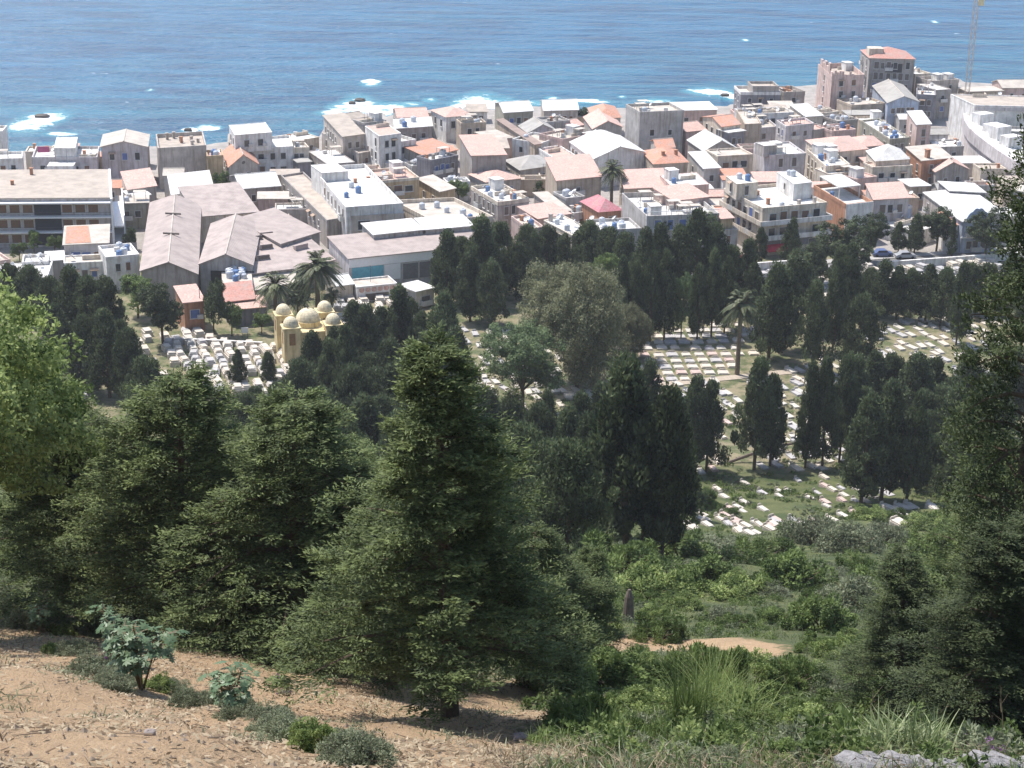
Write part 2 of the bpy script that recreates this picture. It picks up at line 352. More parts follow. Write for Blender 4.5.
ANT = MB().tube([(0, 0, 0), (0, 0, 3.2)], .035, 4).tube([(-.6, 0, 3.0), (.6, 0, 3.0)], .02, 4).tube([(-.45, 0, 2.6), (.45, 0, 2.6)], .02, 4).mesh('antenna', METAL)
HUT = MB().box(-1.1, 1.1, -1.3, 1.3, 0, 2.2).box(-1.2, 1.2, -1.4, 1.4, 2.2, 2.32, bot=True).mesh('stair_hut', wall('white'))
LOWW = MB().box(-1.8, 1.8, -.1, .1, 0, .9).box(1.6, 1.8, .1, 2.2, 0, .9).mesh('terrace_wall', wall('cream'))
ACB = MB().box(-.5, .5, -.3, .3, .1, .8, bot=True).mesh('vent_box', FRAME)
SHEET = MB().box(-1.3, 1.3, -.9, .9, 1.9, 1.96, bot=True).box(-1.25, -1.15, -.85, -.75, 0, 1.9).box(1.15, 1.25, -.85, -.75, 0, 1.9).box(-1.25, -1.15, .75, .85, 0, 1.9).box(1.15, 1.25, .75, .85, 0, 1.9).mesh('terrace_canopy', roofm('cream'))
BALC = MB().box(-1.1, 1.1, -.9, -.003, 0, .14, bot=True).box(-1.1, 1.1, -.9, -.82, .14, .95).box(-1.1, -1.02, -.82, -.003, .14, .95).box(1.02, 1.1, -.82, -.003, .14, .95).mesh('balcony', FRAME)
AWN = MB().add([(-.8, -.02, .3), (.8, -.02, .3), (.8, -.7, 0), (-.8, -.7, 0), (-.8, -.7, -.18), (.8, -.7, -.18)], [(0, 3, 2, 1), (3, 4, 5, 2)]).mesh('awning', plain('awning_cloth', (.42, .30, .22), .8))
share(BALC, AWN); share(DISH, DISHARM, TANK, TANKB, CHIM, CHIM2, ANT, HUT, LOWW, ACB, SHEET)
DOORS = {}
def doormesh(w, h, mat):
    k = (w, h, mat.name)
    if k not in DOORS:
        DOORS[k] = share(MB().box(-w / 2 - .1, w / 2 + .1, -.08, .02, 0, h + .1).box(-w / 2, w / 2, -.13, -.081, .0, h, 1).mesh('door', [FRAME, mat]))
    return DOORS[k]
FOOT = []; INFILL = []
class Block:
    """One rectangular building volume; its parts are children of root, turned to its own angle."""
    def __init__(s, root, A, B, C, h, base=0.0, sub=''):
        a = unproj(*A, h); b = unproj(*B, h)
        u = (b - a); s.w = float(np.linalg.norm(u)); u /= s.w; v = np.array([-u[1], u[0]])
        if isinstance(C, tuple): d = float(np.dot(unproj(*C, h) - a, v))
        else: d = float(C)
        s.d = max(2.5, d); s.h = h; s.base = base; s.a = a; s.u = u; s.v = v; s.ang = atan2(u[1], u[0]); s.root = root
        s.H = h - base; s.shx, s.shy = 0.0, 1.0
        if isinstance(C, tuple):                           # many old plots are not square: follow the side edge too, within reason
            q = unproj(*C, h) - a; dl = atan2(float(np.dot(q, u)), max(.5, float(np.dot(q, v))))
            dl = max(-1.0, min(1.0, dl)); L2 = s.d * s.d; W2 = s.w * s.w
            sh = max(-.30, min(.30, dl)); left = dl - sh; turn = -left * L2 / (L2 + W2)
            c_, s_ = cos(turn), sin(turn); u = np.array([u[0] * c_ - u[1] * s_, u[0] * s_ + u[1] * c_]); v = np.array([-u[1], u[0]])
            s.u, s.v = u, v; s.ang = atan2(u[1], u[0]); s.shx, s.shy = sin(sh), cos(sh); s.d = max(2.5, float(np.linalg.norm(q)) if abs(dl) < 1 else s.d)
        s.sk = atan2(-s.shx, s.shy)
    def P(s, x, y, z): 
        q = s.a + s.u * (x + y * s.shx) + s.v * (y * s.shy)
        return Vector((q[0], q[1], z)) - s.root.location
    def part(s, name, me, x=0, y=0, z=None, rz=0, sc=None, parent=None):
        if not me.get('shared'):
            co = np.empty(len(me.vertices) * 3, np.float32); me.vertices.foreach_get('co', co); co = co.reshape(-1, 3)
            co[:, 0] += co[:, 1] * s.shx; co[:, 1] *= s.shy; me.vertices.foreach_set('co', co.reshape(-1)); me.update()
        elif abs(abs(rz) - pi / 2) < 1e-6: rz += s.sk
        return link(name, me, s.root, s.P(x, y, s.base if z is None else z), s.ang + rz, sc)
def empty(name, x, y, z, rz=0):
    o = bpy.data.objects.new(name, None); COL.objects.link(o); o.location = (x, y, z); o.rotation_euler = (0, 0, rz); o.empty_display_size = .5; return o
RND = random.Random(5)
def shell(b, roof, rc, wc, rise=1.8, par=.6, pc=None, tall=-1.0):
    w, d, H = b.w, b.d, b.H; z0 = tall if b.base < .5 else 0.0
    wm = wall(wc); rm = roofm(rc); R = MB(); Wl = MB(); ov = .3; th = .16
    if roof == 'flat':
        Wl.box(0, w, 0, d, z0, H - par, top=False); b.part('wall', Wl.mesh('wall', wm))
        R.box(.02, w - .02, .02, d - .02, H - par - .15, H - par + .03); b.part('roof', R.mesh('roof', rm))
        if par > .05:
            b.part('parapet', MB().ring(-.06, w + .06, -.06, d + .06, H - par + .003, H, .28).mesh('parapet', wall(pc or wc)))
    elif roof == 'slab':
        Wl.box(0, w, 0, d, z0, H, top=False); b.part('wall', Wl.mesh('wall', wm))
        R.box(-ov, w + ov, -ov, d + ov, H, H + .18, bot=True); b.part('roof', R.mesh('roof', rm))
    elif roof == 'shed':                                   # slopes up away from the front
        Wl.add([(0, 0, z0), (w, 0, z0), (w, d, z0), (0, d, z0), (0, 0, H), (w, 0, H), (w, d, H + rise), (0, d, H + rise)], [(0, 1, 5, 4), (1, 2, 6, 5), (2, 3, 7, 6), (3, 0, 4, 7)])
        b.part('wall', Wl.mesh('wall', wm))
        k = rise / d
        R.add([(-ov, -ov, H - ov * k + .01), (w + ov, -ov, H - ov * k + .01), (w + ov, d + ov, H + rise + ov * k + .01), (-ov, d + ov, H + rise + ov * k + .01)] + [(-ov, -ov, H - ov * k + th), (w + ov, -ov, H - ov * k + th), (w + ov, d + ov, H + rise + ov * k + th), (-ov, d + ov, H + rise + ov * k + th)],
              [(3, 2, 1, 0), (4, 5, 6, 7), (0, 1, 5, 4), (1, 2, 6, 5), (2, 3, 7, 6), (3, 0, 4, 7)]); b.part('roof', R.mesh('roof', rm))
    elif roof in ('gx', 'gy'):
        L, S = (w, d) if roof == 'gx' else (d, w)          # L along ridge, S across
        T = (lambda l, s_, z: (l, s_, z)) if roof == 'gx' else (lambda l, s_, z: (s_, l, z))
        c = [T(0, 0, z0), T(L, 0, z0), T(L, S, z0), T(0, S, z0), T(0, 0, H), T(L, 0, H), T(L, S, H), T(0, S, H), T(0, S / 2, H + rise), T(L, S / 2, H + rise)]
        Wl.add(c, [(0, 1, 5, 4), (2, 3, 7, 6), (3, 0, 4, 8, 7), (1, 2, 6, 9, 5)]); b.part('wall', Wl.mesh('wall', wm))
        k = rise / (S / 2)
        for sgn in (0, 1):
            e = -ov if sgn == 0 else S + ov
            ze = H - ov * k
            q = [T(-ov, e, ze + .01), T(L + ov, e, ze + .01), T(L + ov, S / 2, H + rise + .01), T(-ov, S / 2, H + rise + .01)]
            R.add(q + [(x, y, z + th) for x, y, z in q], [(3, 2, 1, 0), (4, 5, 6, 7), (0, 1, 5, 4), (1, 2, 6, 5), (3, 0, 4, 7)])
        b.part('roof', R.mesh('roof', rm))
        b.part('ridge_cap', MB().tube([T(-ov, S / 2, H + rise + th), T(L + ov, S / 2, H + rise + th)], .14, 6).mesh('ridge_cap', roofm('cream' if rc != 'white' else 'white')))
    elif roof == 'hip':
        Wl.box(0, w, 0, d, z0, H, top=False); b.part('wall', Wl.mesh('wall', wm))
        if w >= d: r0, r1 = (d / 2, d / 2), (w - d / 2, d / 2)
        else: r0, r1 = (w / 2, w / 2), (w / 2, d - w / 2)
        if abs(w - d) < .4: r1 = (r0[0] + .3, r0[1] + .01)
        vs = [(-ov, -ov, H), (w + ov, -ov, H), (w + ov, d + ov, H), (-ov, d + ov, H), (*r0, H + rise), (*r1, H + rise)]
        if w >= d: fs = [(0, 1, 5, 4), (1, 2, 5), (2, 3, 4, 5), (3, 0, 4)]
        else: fs = [(0, 1, 4), (1, 2, 5, 4), (2, 3, 5), (3, 0, 4, 5)]
        R.add(vs, fs + [(3, 2, 1, 0)]); b.part('roof', R.mesh('roof', rm))
def windows(b, nf=0, ns=0, ww=1.0, wh=1.4, style='glass', rows=None, sill=.95, st=3.05, pane=True, margin=1.0, nr=0, base=None):
    me, pm = winmesh(ww, wh, style)
    nrow = max(1, int((b.H - .5) // st)); ks = range(nrow) if rows is None else rows
    bz = b.base if base is None else base
    def put(x, y, z, rz):
        q = RND.random()
        if q < .08: return
        o = b.part('window', me, x + (0 if abs(rz) > 1 else RND.uniform(-.15, .15)), y, z, rz, (RND.uniform(.85, 1.15), 1, RND.uniform(.88, 1.12)))
        link('pane', pm if RND.random() < .65 else winmesh(ww, wh, RND.choice(('shut', 'brown', 'glass', 'shut', 'brown', 'blue')))[1], o)
        if q > .86: b.part('balcony', BALC, x, y, z - .5, rz)
        elif q > .80: b.part('vent_box', ACB, x + (.9 if abs(rz) < 1 else 0), y - (.3 if abs(rz) < 1 else 0), z - .2, rz)
        elif q > .76: b.part('awning', AWN, x, y, z + wh, rz)
    for k in ks:
        z = bz + k * st + sill + (max(0, b.H - nrow * st - .8) if nrow > 0 and base is None else 0)
        if z + wh > b.h - .15: continue
        for i in range(nf): put(margin + (b.w - 2 * margin) * ((i + .5) / nf), 0, z, 0)
        for i in range(ns): put(0, margin + (b.d - 2 * margin) * ((i + .5) / ns), z, -pi / 2)
        for i in range(nr): put(b.w, margin + (b.d - 2 * margin) * ((i + .5) / nr), z, pi / 2)
def clutter(b, n, par=.6, kinds='dddttacwwhvvss', top=None):
    z = (b.h - par + .03) if top is None else top
    for i in range(n):
        x = RND.uniform(.9, max(1.0, b.w - .9)); y = RND.uniform(.9, max(1.0, b.d - .9)); k = RND.choice(kinds)
        if k == 'd':
            o = b.part('satellite_dish', DISH, x, y, z + 1.0); link('mast', DISHARM, o); o.rotation_euler = (radians(RND.uniform(35, 60)), 0, RND.uniform(-2.6, -.3))
        elif k == 't': b.part('water_tank', RND.choice((TANK, TANK, TANK, TANKB)), x, y, z, 0, RND.uniform(.8, 1.2))
        elif k == 'h' and b.w > 5 and b.d > 5: b.part('stair_hut', HUT, min(max(x, 1.6), b.w - 1.6), min(max(y, 1.8), b.d - 1.8), z)
        elif k == 'w' and b.w > 5 and b.d > 4: b.part('terrace_wall', LOWW, min(max(x, 2.1), b.w - 2.1), min(y, b.d - 2.6), z)
        elif k == 'v': b.part('vent_box', ACB, x, y, z, RND.uniform(0, 3))
        elif k == 's' and b.w > 4 and b.d > 4: b.part('terrace_canopy', SHEET, min(max(x, 1.6), b.w - 1.6), min(max(y, 1.3), b.d - 1.3), z)
        elif k == 'a': b.part('antenna', ANT, x, y, z, RND.uniform(0, 3))
        elif k == 'c': b.part('chimney', RND.choice((CHIM, CHIM2)), x, y, z, 0, (1, 1, RND.uniform(.6, 1.1)))
def house(label, A, B, C, h, roof='flat', rc='white', wc='cream', win=None, clut=0, cat='house', name='house', rise=1.8, par=.6, pc=None, door=None, group=None, kinds='dddttacwwhvvss', **kw):
    a = unproj(*A, h); root = empty(name, a[0], a[1], 0)
    tag(root, label, cat, group)
    b = Block(root, A, B, C, h); shell(b, roof, rc, wc, rise, par, pc)
    if win is None and h > 4.4 and cat in ('house', 'villa', 'ruin', 'bastion', 'hall') and not any(q in label for q in ('windowless', 'cube', 'long narrow', 'box-like', 'dark open')):
        win = w1(max(1, int(b.w / 3.4)), int(b.d / 4.5), ww=.95, wh=1.3)
    if win: windows(b, **win)
    clut = int(clut * 1.5 + .5) + (RND.randint(1, 3) if roof == 'flat' and rc != 'corr' else 0)
    if clut: clutter(b, clut, par if roof == 'flat' else 0, kinds)
    if door: b.part('door', doormesh(1.1, 2.2, door), b.w * .5, 0, 0)
    FOOT.append((label, [b.a, b.a + b.u * b.w, b.a + b.u * b.w + (b.u * b.shx + b.v * b.shy) * b.d, b.a + (b.u * b.shx + b.v * b.shy) * b.d]))
    return root, b
def extra(root, A, B, C, h, base, roof='flat', rc='white', wc='white', win=None, clut=0, rise=1.5, par=.35, pc=None, kinds='dddttacwwhvvss'):
    b = Block(root, A, B, C, h, base); shell(b, roof, rc, wc, rise, par, pc)
    if win: windows(b, **win)
    if clut: clutter(b, clut, par if roof == 'flat' else 0, kinds)
    return b
def chimneys(b, pts, z, big=1.0):
    for x, y in pts: b.part('chimney', CHIM, b.w * x, b.d * y, z, 0, big)
w1 = lambda nf=0, ns=0, **k: dict(nf=nf, ns=ns, **k)

# ---- the far left of the town
house('white tower house at the shore end beside the big foam patch', (-12, 131), (2, 131), 6, 11, wc='white')
house('low white flat-roofed house behind the school roof, beside the white tower', (-8, 159), (22, 158), 7, 7, wc='white', win=w1(2))
r, b = house('grey house with a white washing terrace behind the long school', (32, 157), (97, 157), (36, 146), 8, wc='lav', win=w1(5, rows=[0, 1], ww=1.1, wh=.9), clut=5)
extra(r, (54, 148), (75, 148), (57, 137), 10, 7.4, wc='white', par=.1)
house('small white box-like house directly above the school roof edge', (47, 166), (73, 166), 4, 7, wc='white', par=.1)
r, b = house('lavender grey house with pale gabled roof standing on the shoreline', (101, 147), (147, 147), (104, 135), 9.5, 'gy', 'cream', 'lav', win=w1(3, rows=[1, 2], wh=1.6), rise=1.2)
house('plain beige cube house with roofless parapets beside the sea', (158, 148), (206, 145), (156, 134), 9.5, wc='beige', rc='tan', clut=3, kinds='cc', par=.9)
house('narrow ochre house with pink terrace between beige cube and orange gable', (207, 156), (223, 155), (206, 150), 8, wc='ochre', rc='pinktile', win=w1(1), clut=2)
r, b = house('small house with orange gabled roof and round gable vent below white villa', (229, 167), (258, 164), (223, 152), 5.5, 'gy', 'tile', 'beige', rise=2.4)
b.part('gable_vent', MB().lathe([(.35, 0), (.4, .06)], 12).mesh('gable_vent', SHUT), b.w / 2, -.02, 6.2).rotation_euler = (pi / 2, 0, b.ang)
r, b = house('white two-tier seafront villa with dark square windows', (240, 149), (293, 146), (238, 138), 7, wc='white', win=w1(4, 2, style='glass', ww=1.2), cat='villa', name='villa')
extra(r, (235, 135), (272, 132), (229, 125), 10.8, 6.6, wc='white', win=w1(2, 2, rows=[0], ww=1.1), par=.15)
house('low white roofed wall-like building on the sea edge past the villa', (292, 141), (319, 137), 7, 4.5, wc='cream', par=.2, rc='white')
house('small cream house tucked behind the round green tree', (289, 148), (309, 147), 5, 6.5, wc='cream', win=w1(2, rows=[0, 1]), clut=2)
house('low white flat-roofed shed between round tree and striped villa wall', (327, 164), (355, 162), (308, 151), 4.5, wc='stone', rc='white', par=.15)
house('tiny hut with grey slab roof right under the round tree', (298, 163), (311, 162), 4, 4, 'slab', 'grey', 'dark')
house('low house with bright white roof in front of the beige cube', (172, 195), (213, 190), (169, 181), 5, 'shed', 'white', 'stone', rise=1.2)
house('white gabled house beyond the shed courtyard, dark end wall', (241, 189), (280, 186), (231, 176), 5, 'gx', 'white', 'stone', rise=1.6)
r, b = house('little house with sloping pink tiled roof beside the school stair', (128, 190), (153, 185), (127, 178), 5, 'shed', 'pinktile', 'beige', rise=1.3)
house('low shed with white roof under the pink tiled one', (130, 197), (150, 195), 5, 4.2, 'slab', 'white', 'beige')
house('grey-walled low house with white slab roof squeezed against the left shed', (116, 204), (148, 203), 6, 5.5, 'slab', 'cream', 'olive', win=w1(2, rows=[0]), clut=2)
# ---- school
r, b = house('long three-storey school with white slab floors and open galleries', (-40, 199), (110, 198), (-33, 171), 10, 'slab', 'tan', 'lav', cat='school', name='school')
for k in range(3):
    z = .2 + 3.05 * k
    b.part('gallery_slab', MB().box(0, b.w, -1.4, -.003, 0, .25, bot=True).mesh('gallery_slab', WHITEP), 0, 0, z + 3.0 if k < 2 else 3.0 * 3 + .15)
    for i in range(11):
        x = b.w - 3.0 - i * 2.55
        if i in (3, 4): continue
        me_, pm_ = winmesh(1.9, 1.6, 'brown'); o = b.part('window', me_, x - .4, 0, z + .8); link('pane', pm_, o)
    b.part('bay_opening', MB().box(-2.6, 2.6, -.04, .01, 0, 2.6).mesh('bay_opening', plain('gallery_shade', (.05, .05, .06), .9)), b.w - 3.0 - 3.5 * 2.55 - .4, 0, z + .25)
    b.part('gallery_rail', MB().box(0, b.w, -1.36, -1.32, .9, .96, bot=True).box(0, b.w, -1.36, -1.32, .5, .54, bot=True).mesh('gallery_rail', METAL), 0, 0, z + .2)
b.part('end_wall', MB().box(.004, .45, -1.6, b.d + .3, -1, b.H + .25).mesh('end_wall', WHITEP), b.w, 0, 0)
b.part('end_wall', MB().box(2.4, 2.65, -.6, b.d - 2, -1, b.H - 3.4).mesh('end_wall', WHITEP), b.w, 0, 0)
for k in range(2): b.part('stair_flight', MB().add([(.5, 1, 1.0 + 3 * k), (2.4, 1, 1.0 + 3 * k), (2.4, 9, 4 + 3 * k), (.5, 9, 4 + 3 * k), (.5, 1, .7 + 3 * k), (2.4, 1, .7 + 3 * k), (2.4, 9, 3.7 + 3 * k), (.5, 9, 3.7 + 3 * k)], [(0, 1, 2, 3), (7, 6, 5, 4), (0, 4, 5, 1), (1, 5, 6, 2), (2, 6, 7, 3), (3, 7, 4, 0)]).mesh('stair_flight', WHITEP), b.w, 0, 0)
clutter(b, 2, 0, 'c', 10.2)
# ---- houses in front of the school
r, b = house('house with rust-streaked lean-to roof in front of the school', (64, 245), (108, 243), (66, 232), 6, 'shed', 'cream', 'lav', win=w1(3, rows=[0], ww=1.6, style='brown'), rise=1.0)
b.part('rust_sheet', MB().add([(.2, .2, 0), (5, .2, 0), (4.3, b.d - .3, .93), (.2, b.d - .3, .93)], [(0, 1, 2, 3)]).mesh('rust_sheet', roofm('tile')), 0, 0, 6.235)
house('white house with small dark window facing the shed wall', (106, 257), (139, 254), 8, 6.5, wc='white', win=w1(2, 0, rows=[0, 1], ww=.9), clut=2)
house('pale blue-white house below the rust-streaked roof, dark doorway', (64, 263), (104, 261), 5, 4.6, wc='white', rc='cream', win=w1(3, rows=[0], style='shut'), par=.3)
house('long white terrace roof among bushes at the school foot', (-8, 283), (47, 277), (0, 265), 4, wc='white', rc='white', par=.15, clut=2, kinds='d')
house('little white house with one dark dormer opening by the bushes', (22, 262), (48, 261), 5, 4.6, wc='white', win=w1(1, rows=[0], ww=1.8, wh=1.2), clut=1, kinds='d')
house('small shed with white corrugated roof next to the dormer house', (47, 261), (64, 260), 4, 4, 'shed', 'white', 'grey', rise=.5)
house('pinkish flat-roofed house at the edge below the school galleries', (-10, 262), (10, 259), 8, 4.5, wc='pink', rc='cream', clut=1, kinds='d')
# ---- shed compound
SK = dict(cat='shed', name='factory_shed')
r, b = house('longest gabled shed with pinkish corrugated roof beside the school', (141, 271), (197, 274), (151, 203), 6, 'gy', 'corr', 'stone', rise=1.9, **SK)
for y in (.38, .68): b.part('roof_vent', MB().box(-1.6, 1.6, -.2, .2, 0, .3).mesh('roof_vent', SHUT), b.w / 2, b.d * y, 8.0)
house('wide shed with pale corrugated roof closing the courtyard at the back', (198, 217), (258, 212), 17, 5.4, 'shed', 'corr', 'cream', win=w1(5, rows=[0], ww=1.8), rise=2.0, **SK)
house('square-roofed shed leaning against the dark alley of the white works', (281, 244), (306, 230), (256, 221), 6, 'shed', 'corr', 'stone', rise=.8, **SK)
r, b = house('central shed with grey wooden gable front overlooking the junk roof', (200, 264), (252, 265), (212, 224), 6.2, 'gy', 'corr', 'grey', rise=1.9, **SK)
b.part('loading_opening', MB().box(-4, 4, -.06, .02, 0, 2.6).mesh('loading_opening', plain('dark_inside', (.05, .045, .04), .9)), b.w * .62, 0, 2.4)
r, b = house('low sawtooth shed roof with small dark skylight hoods', (252, 274), (292, 269), (240, 232), 4.6, 'shed', 'corr', 'stone', rise=1.4, **SK)
for x, y in ((.35, .25), (.5, .45), (.3, .65), (.6, .7)):
    o = b.part('skylight_hood', MB().add([(-1.3, -.9, 0), (1.3, -.9, 0), (1.3, .9, .5), (-1.3, .9, .5), (-1.3, -.9, 1.0), (1.3, -.9, 1.0)], [(0, 1, 5, 4), (4, 5, 2, 3), (0, 4, 3), (1, 2, 5)]).mesh('skylight_hood', roofm('corr')), b.w * x, b.d * y, 4.7 + 1.4 * y)
    link('opening', MB().box(-1.1, 1.1, -.94, -.905, .25, .85).mesh('opening', SHUT), o)
r, b = house('corner shed with one hooded skylight beside the tall palms', (293, 270), (321, 257), (283, 244), 4.4, 'shed', 'corr', 'stone', rise=1.2, **SK)
o = b.part('skylight_hood', MB().add([(-1.5, -.9, 0), (1.5, -.9, 0), (1.5, .9, .5), (-1.5, .9, .5), (-1.5, -.9, 1.0), (1.5, -.9, 1.0)], [(0, 1, 5, 4), (4, 5, 2, 3), (0, 4, 3), (1, 2, 5)]).mesh('skylight_hood', roofm('corr')), b.w * .6, b.d * .5, 5.1)
house('flat junk-strewn roof in front of the wooden gable', (224, 286), (251, 284), (223, 270), 4.6, 'slab', 'cream', 'olive', clut=9, kinds='tct', **SK)
house('lean-to with rust-red corrugated roof and pale sheets', (226, 302), (254, 299), (223, 290), 3.8, 'shed', 'rust', 'dark', rise=1.0, **SK)
house('open lean-to with pink roof strip above the tomb garden', (231, 310), (267, 307), 5, 3.1, 'shed', 'pinktile', 'dark', rise=.5, **SK)
house('long pale lean-to roof running behind the date palms', (252, 291), (306, 280), 7, 3.4, 'shed', 'cream', 'cream', rise=.8, **SK)
r, b = house('tall reddish brick hut with blue door at the tomb field corner', (184, 303), (204, 301), 7, 5.5, 'shed', 'pinktile', 'brick', rise=.8, cat='hut', name='brick_hut', win=w1(1, rows=[0, 1], style='blue', ww=1.5, wh=1.6))
# ---- white works complex
r, b = house('two-level white works with beige wing, white terraces and barred windows', (346, 207), (403, 203), (312, 167), 9.5, wc='white', rc='white', win=w1(0, 9, rows=[1, 2], ww=1.2, wh=1.6), cat='factory', name='factory', par=.9, clut=3, kinds='tc')
extra(r, (327, 220), (351, 216), (281, 175), 6, 0, rc='tan', wc='stone', win=w1(0, 10, rows=[0, 1], style='shut', ww=1.0, wh=1.2), par=.5)
extra(r, (351, 216), (404, 213), (349, 208), 7.6, 0, rc='white', wc='beige', win=w1(3, rows=[0, 1], ww=2.6, wh=1.7), par=.15)
extra(r, (322, 173), (348, 171), (311, 165), 10.6, 0, rc='white', wc='white', par=.1)
house('ochre-walled workshop block on the rear terrace of the white works', (366, 182), (419, 177), (353, 171), 8.4, wc='ochre', rc='pinktile', win=w1(4, rows=[0, 1], ww=1.6), clut=5, pc='cream', cat='workshop', name='workshop')
r, b = house('broad empty cream roof terrace with low parapets beside the white works', (430, 219), (493, 216), (393, 200), 7.8, wc='cream', rc='cream', par=.8, cat='factory', name='factory', clut=2, kinds='t')
r, b = house('long warehouse front with streaked pink-beige corrugated roof', (349, 259), (505, 243), 12, 6.2, 'shed', 'corr', 'lav', rise=1.0, cat='warehouse', name='warehouse')
bw = b.w
b.part('door', doormesh(6.2, 2.8, plain('turquoise_paint', (.12, .42, .52), .5)), bw * .115, 0, 1.6)
b.part('white_panel', MB().box(-1.6, 1.6, -.1, .02, 0, 3.0).mesh('white_panel', WHITEP), bw * .27, 0, 1.4)
for x in (.385, .49, .6, .72): b.part('door', doormesh(3.0, 3.0, plain('grey_grille', (.16, .16, .17), .6)), bw * x, 0, 1.2)
b.part('facade_band', MB().box(0, bw, -.12, -.004, 0, 1.6, bot=True).mesh('facade_band', WHITEP), 0, 0, 4.5)
extra(r, (374, 235), (423, 230), 6.5, 7.9, 6.6, 'shed', 'white', 'grey', rise=.5)
extra(r, (426, 230), (473, 226), 6.5, 7.9, 6.6, 'shed', 'white', 'grey', rise=.5)
r, b = house('low white annex with scalloped openings at the tomb field edge', (357, 287), (397, 283), 5, 3.0, wc='white', rc='cream', par=.3, cat='annex', name='annex')
for i in range(6): b.part('arch_opening', MB().lathe([(.5, 0), (.5, .05)], 14).mesh('arch_opening', roofm('pinktile')), .9 + i * (b.w - 1.8) / 5, -.004, 2.3).rotation_euler = (pi / 2, 0, b.ang)
b.part('grille', MB().box(-2.2, 2.2, -.05, .01, 0, 1.3).mesh('grille', SHUT), b.w * .5, 0, .2)
house('tiny keeper hut with white gabled roof beside the arched annex', (337, 286), (353, 284), 6, 3.2, 'gx', 'white', 'cream', rise=1.0, cat='hut', name='keeper_hut')
house('small kiosk with bright white canopy beside the boundary wall', (416, 292), (434, 288), 5, 3.2, 'slab', 'white', 'cream', cat='kiosk', name='kiosk', win=w1(1, rows=[0], style='brown', ww=2.0, wh=1.2))
# ---- left-centre seafront
r, b = house('corner tenement with tan roof and arched side windows on the shore', (343, 137), (363, 134), (324, 119), 8.6, 'shed', 'tan', 'beige', win=w1(2, 7, rows=[1, 2], style='shut'), rise=.8)
extra(r, (359, 153), (373, 150), (322, 132), 5.4, 0, wc='beige', rc='tan', win=w1(1, 5, rows=[0, 1], style='shut', wh=1.6))
house('tan gabled roof right at the foam beside the tenement', (346, 123), (369, 119), 8, 6.5, 'gx', 'tan', 'beige', rise=1.2)
house('grey windowless block on the shoreline behind the pink-topped villa', (364, 123), (386, 120), 6, 7, wc='grey', rc='grey', clut=3)
r, b = house('tall white villa topped by a pink terrace roof, balconied wing', (379, 136), (401, 133), (365, 126), 10.5, wc='white', rc='pinktile', win=w1(2, 3, rows=[1, 2], ww=1.0, wh=1.7), par=.15, cat='villa', name='villa')
extra(r, (398, 142), (416, 139), 6, 8.2, 0, wc='white', win=w1(2, rows=[0, 1], ww=1.3), par=.8)
extra(r, (386, 163), (409, 161), 6, 4.2, 0, wc='white', rc='cream', par=.3)
house('low house with brownish-pink roof directly against the surf', (398, 118), (428, 117), (393, 109), 5.5, 'gx', 'pinktile', 'beige', rise=1.2)
house('grey-brown house with broad white roof behind the villa wing', (395, 129), (431, 126), (397, 120), 7, 'slab', 'white', 'stone', win=w1(3, rows=[0, 1]), clut=2, kinds='dt')
r, b = house('white cottage with pinkish hipped roof facing the foam', (446, 117), (473, 115), (431, 110), 6.5, 'hip', 'pinktile', 'white', win=w1(3, 2, rows=[0, 1], wh=1.6), rise=1.4)
house('brown stone house with cluttered flat roof and aerials', (461, 123), (486, 122), 5, 7, wc='tan', rc='white', win=w1(2, rows=[0, 1]), clut=8)
house('house with pale cream roof terrace beside the long dark roof', (492, 140), (513, 138), 9, 5.0, 'slab', 'cream', 'pink', win=w1(2, rows=[0]))
house('seafront house with white roof and dark weathered end wall', (504, 113), (533, 111), (495, 103), 6.5, 'gx', 'white', 'olive', rise=1.3, win=w1(3, rows=[0, 1]))
house('long narrow building with dark brown roof pointing at the sea', (535, 145), (541, 144), (497, 120), 6, 'slab', 'brown', 'tan')
r, b = house('tall dark-fronted house with orange roof slab and two high windows', (472, 156), (506, 155), (460, 140), 9.2, 'shed', 'pinktile', 'stone', win=w1(2, rows=[2], ww=.9, wh=.9), rise=1.0)
house('house with sloping orange tile roof next to the white villa wing', (426, 157), (457, 150), 8, 5.6, 'shed', 'tile', 'stone', rise=1.3)
house('dark blue-shaded house with many narrow windows below orange roof', (431, 160), (458, 155), 5, 8, wc='dark', rc='white', win=w1(4, rows=[1, 2], style='blue'), clut=2)
house('grey hut with white junk and dishes on its flat roof', (412, 166), (431, 164), 4, 5, wc='grey', rc='white', win=w1(1, rows=[0], style='shut', wh=1.6), clut=6, kinds='ddt')
house('small ochre house with sloped cream roof in front of the green tree', (440, 192), (453, 188), (419, 181), 5.4, 'shed', 'cream', 'ochre', win=w1(0, 2, rows=[0], style='shut'), rise=.5)
house('white low wall-like house just behind the green tree', (447, 182), (470, 181), 4, 4.5, wc='white', rc='white', clut=2)
# ---- centre
house('seafront house with white gabled roof beside the dark round bush', (544, 111), (578, 110), (541, 101), 6, 'gx', 'white', 'beige', rise=1.4, win=w1(4, rows=[0, 1], style='brown'))
house('grey house with taupe gable facing the hill', (528, 133), (557, 131), (519, 126), 5.6, 'gy', 'grey', 'lav', rise=1.8)
house('small windowless grey block behind the taupe gable', (546, 122), (570, 120), 6, 6, wc='grey', rc='grey', clut=3, kinds='cda')
house('tiny pink-roofed cottage beside the grey block', (570, 127), (583, 125), 6, 4.6, 'gx', 'pinktile', 'pink', rise=1.0)
house('seafront house with white-edged orange hipped roof', (594, 119), (620, 117), (589, 108), 6, 'hip', 'tile', 'cream', rise=1.8, clut=1, kinds='c')
house('gabled house with pinkish orange roof left of the great grey cube', (593, 129), (622, 127), (584, 117), 5.5, 'gy', 'pinktile', 'grey', rise=1.7)
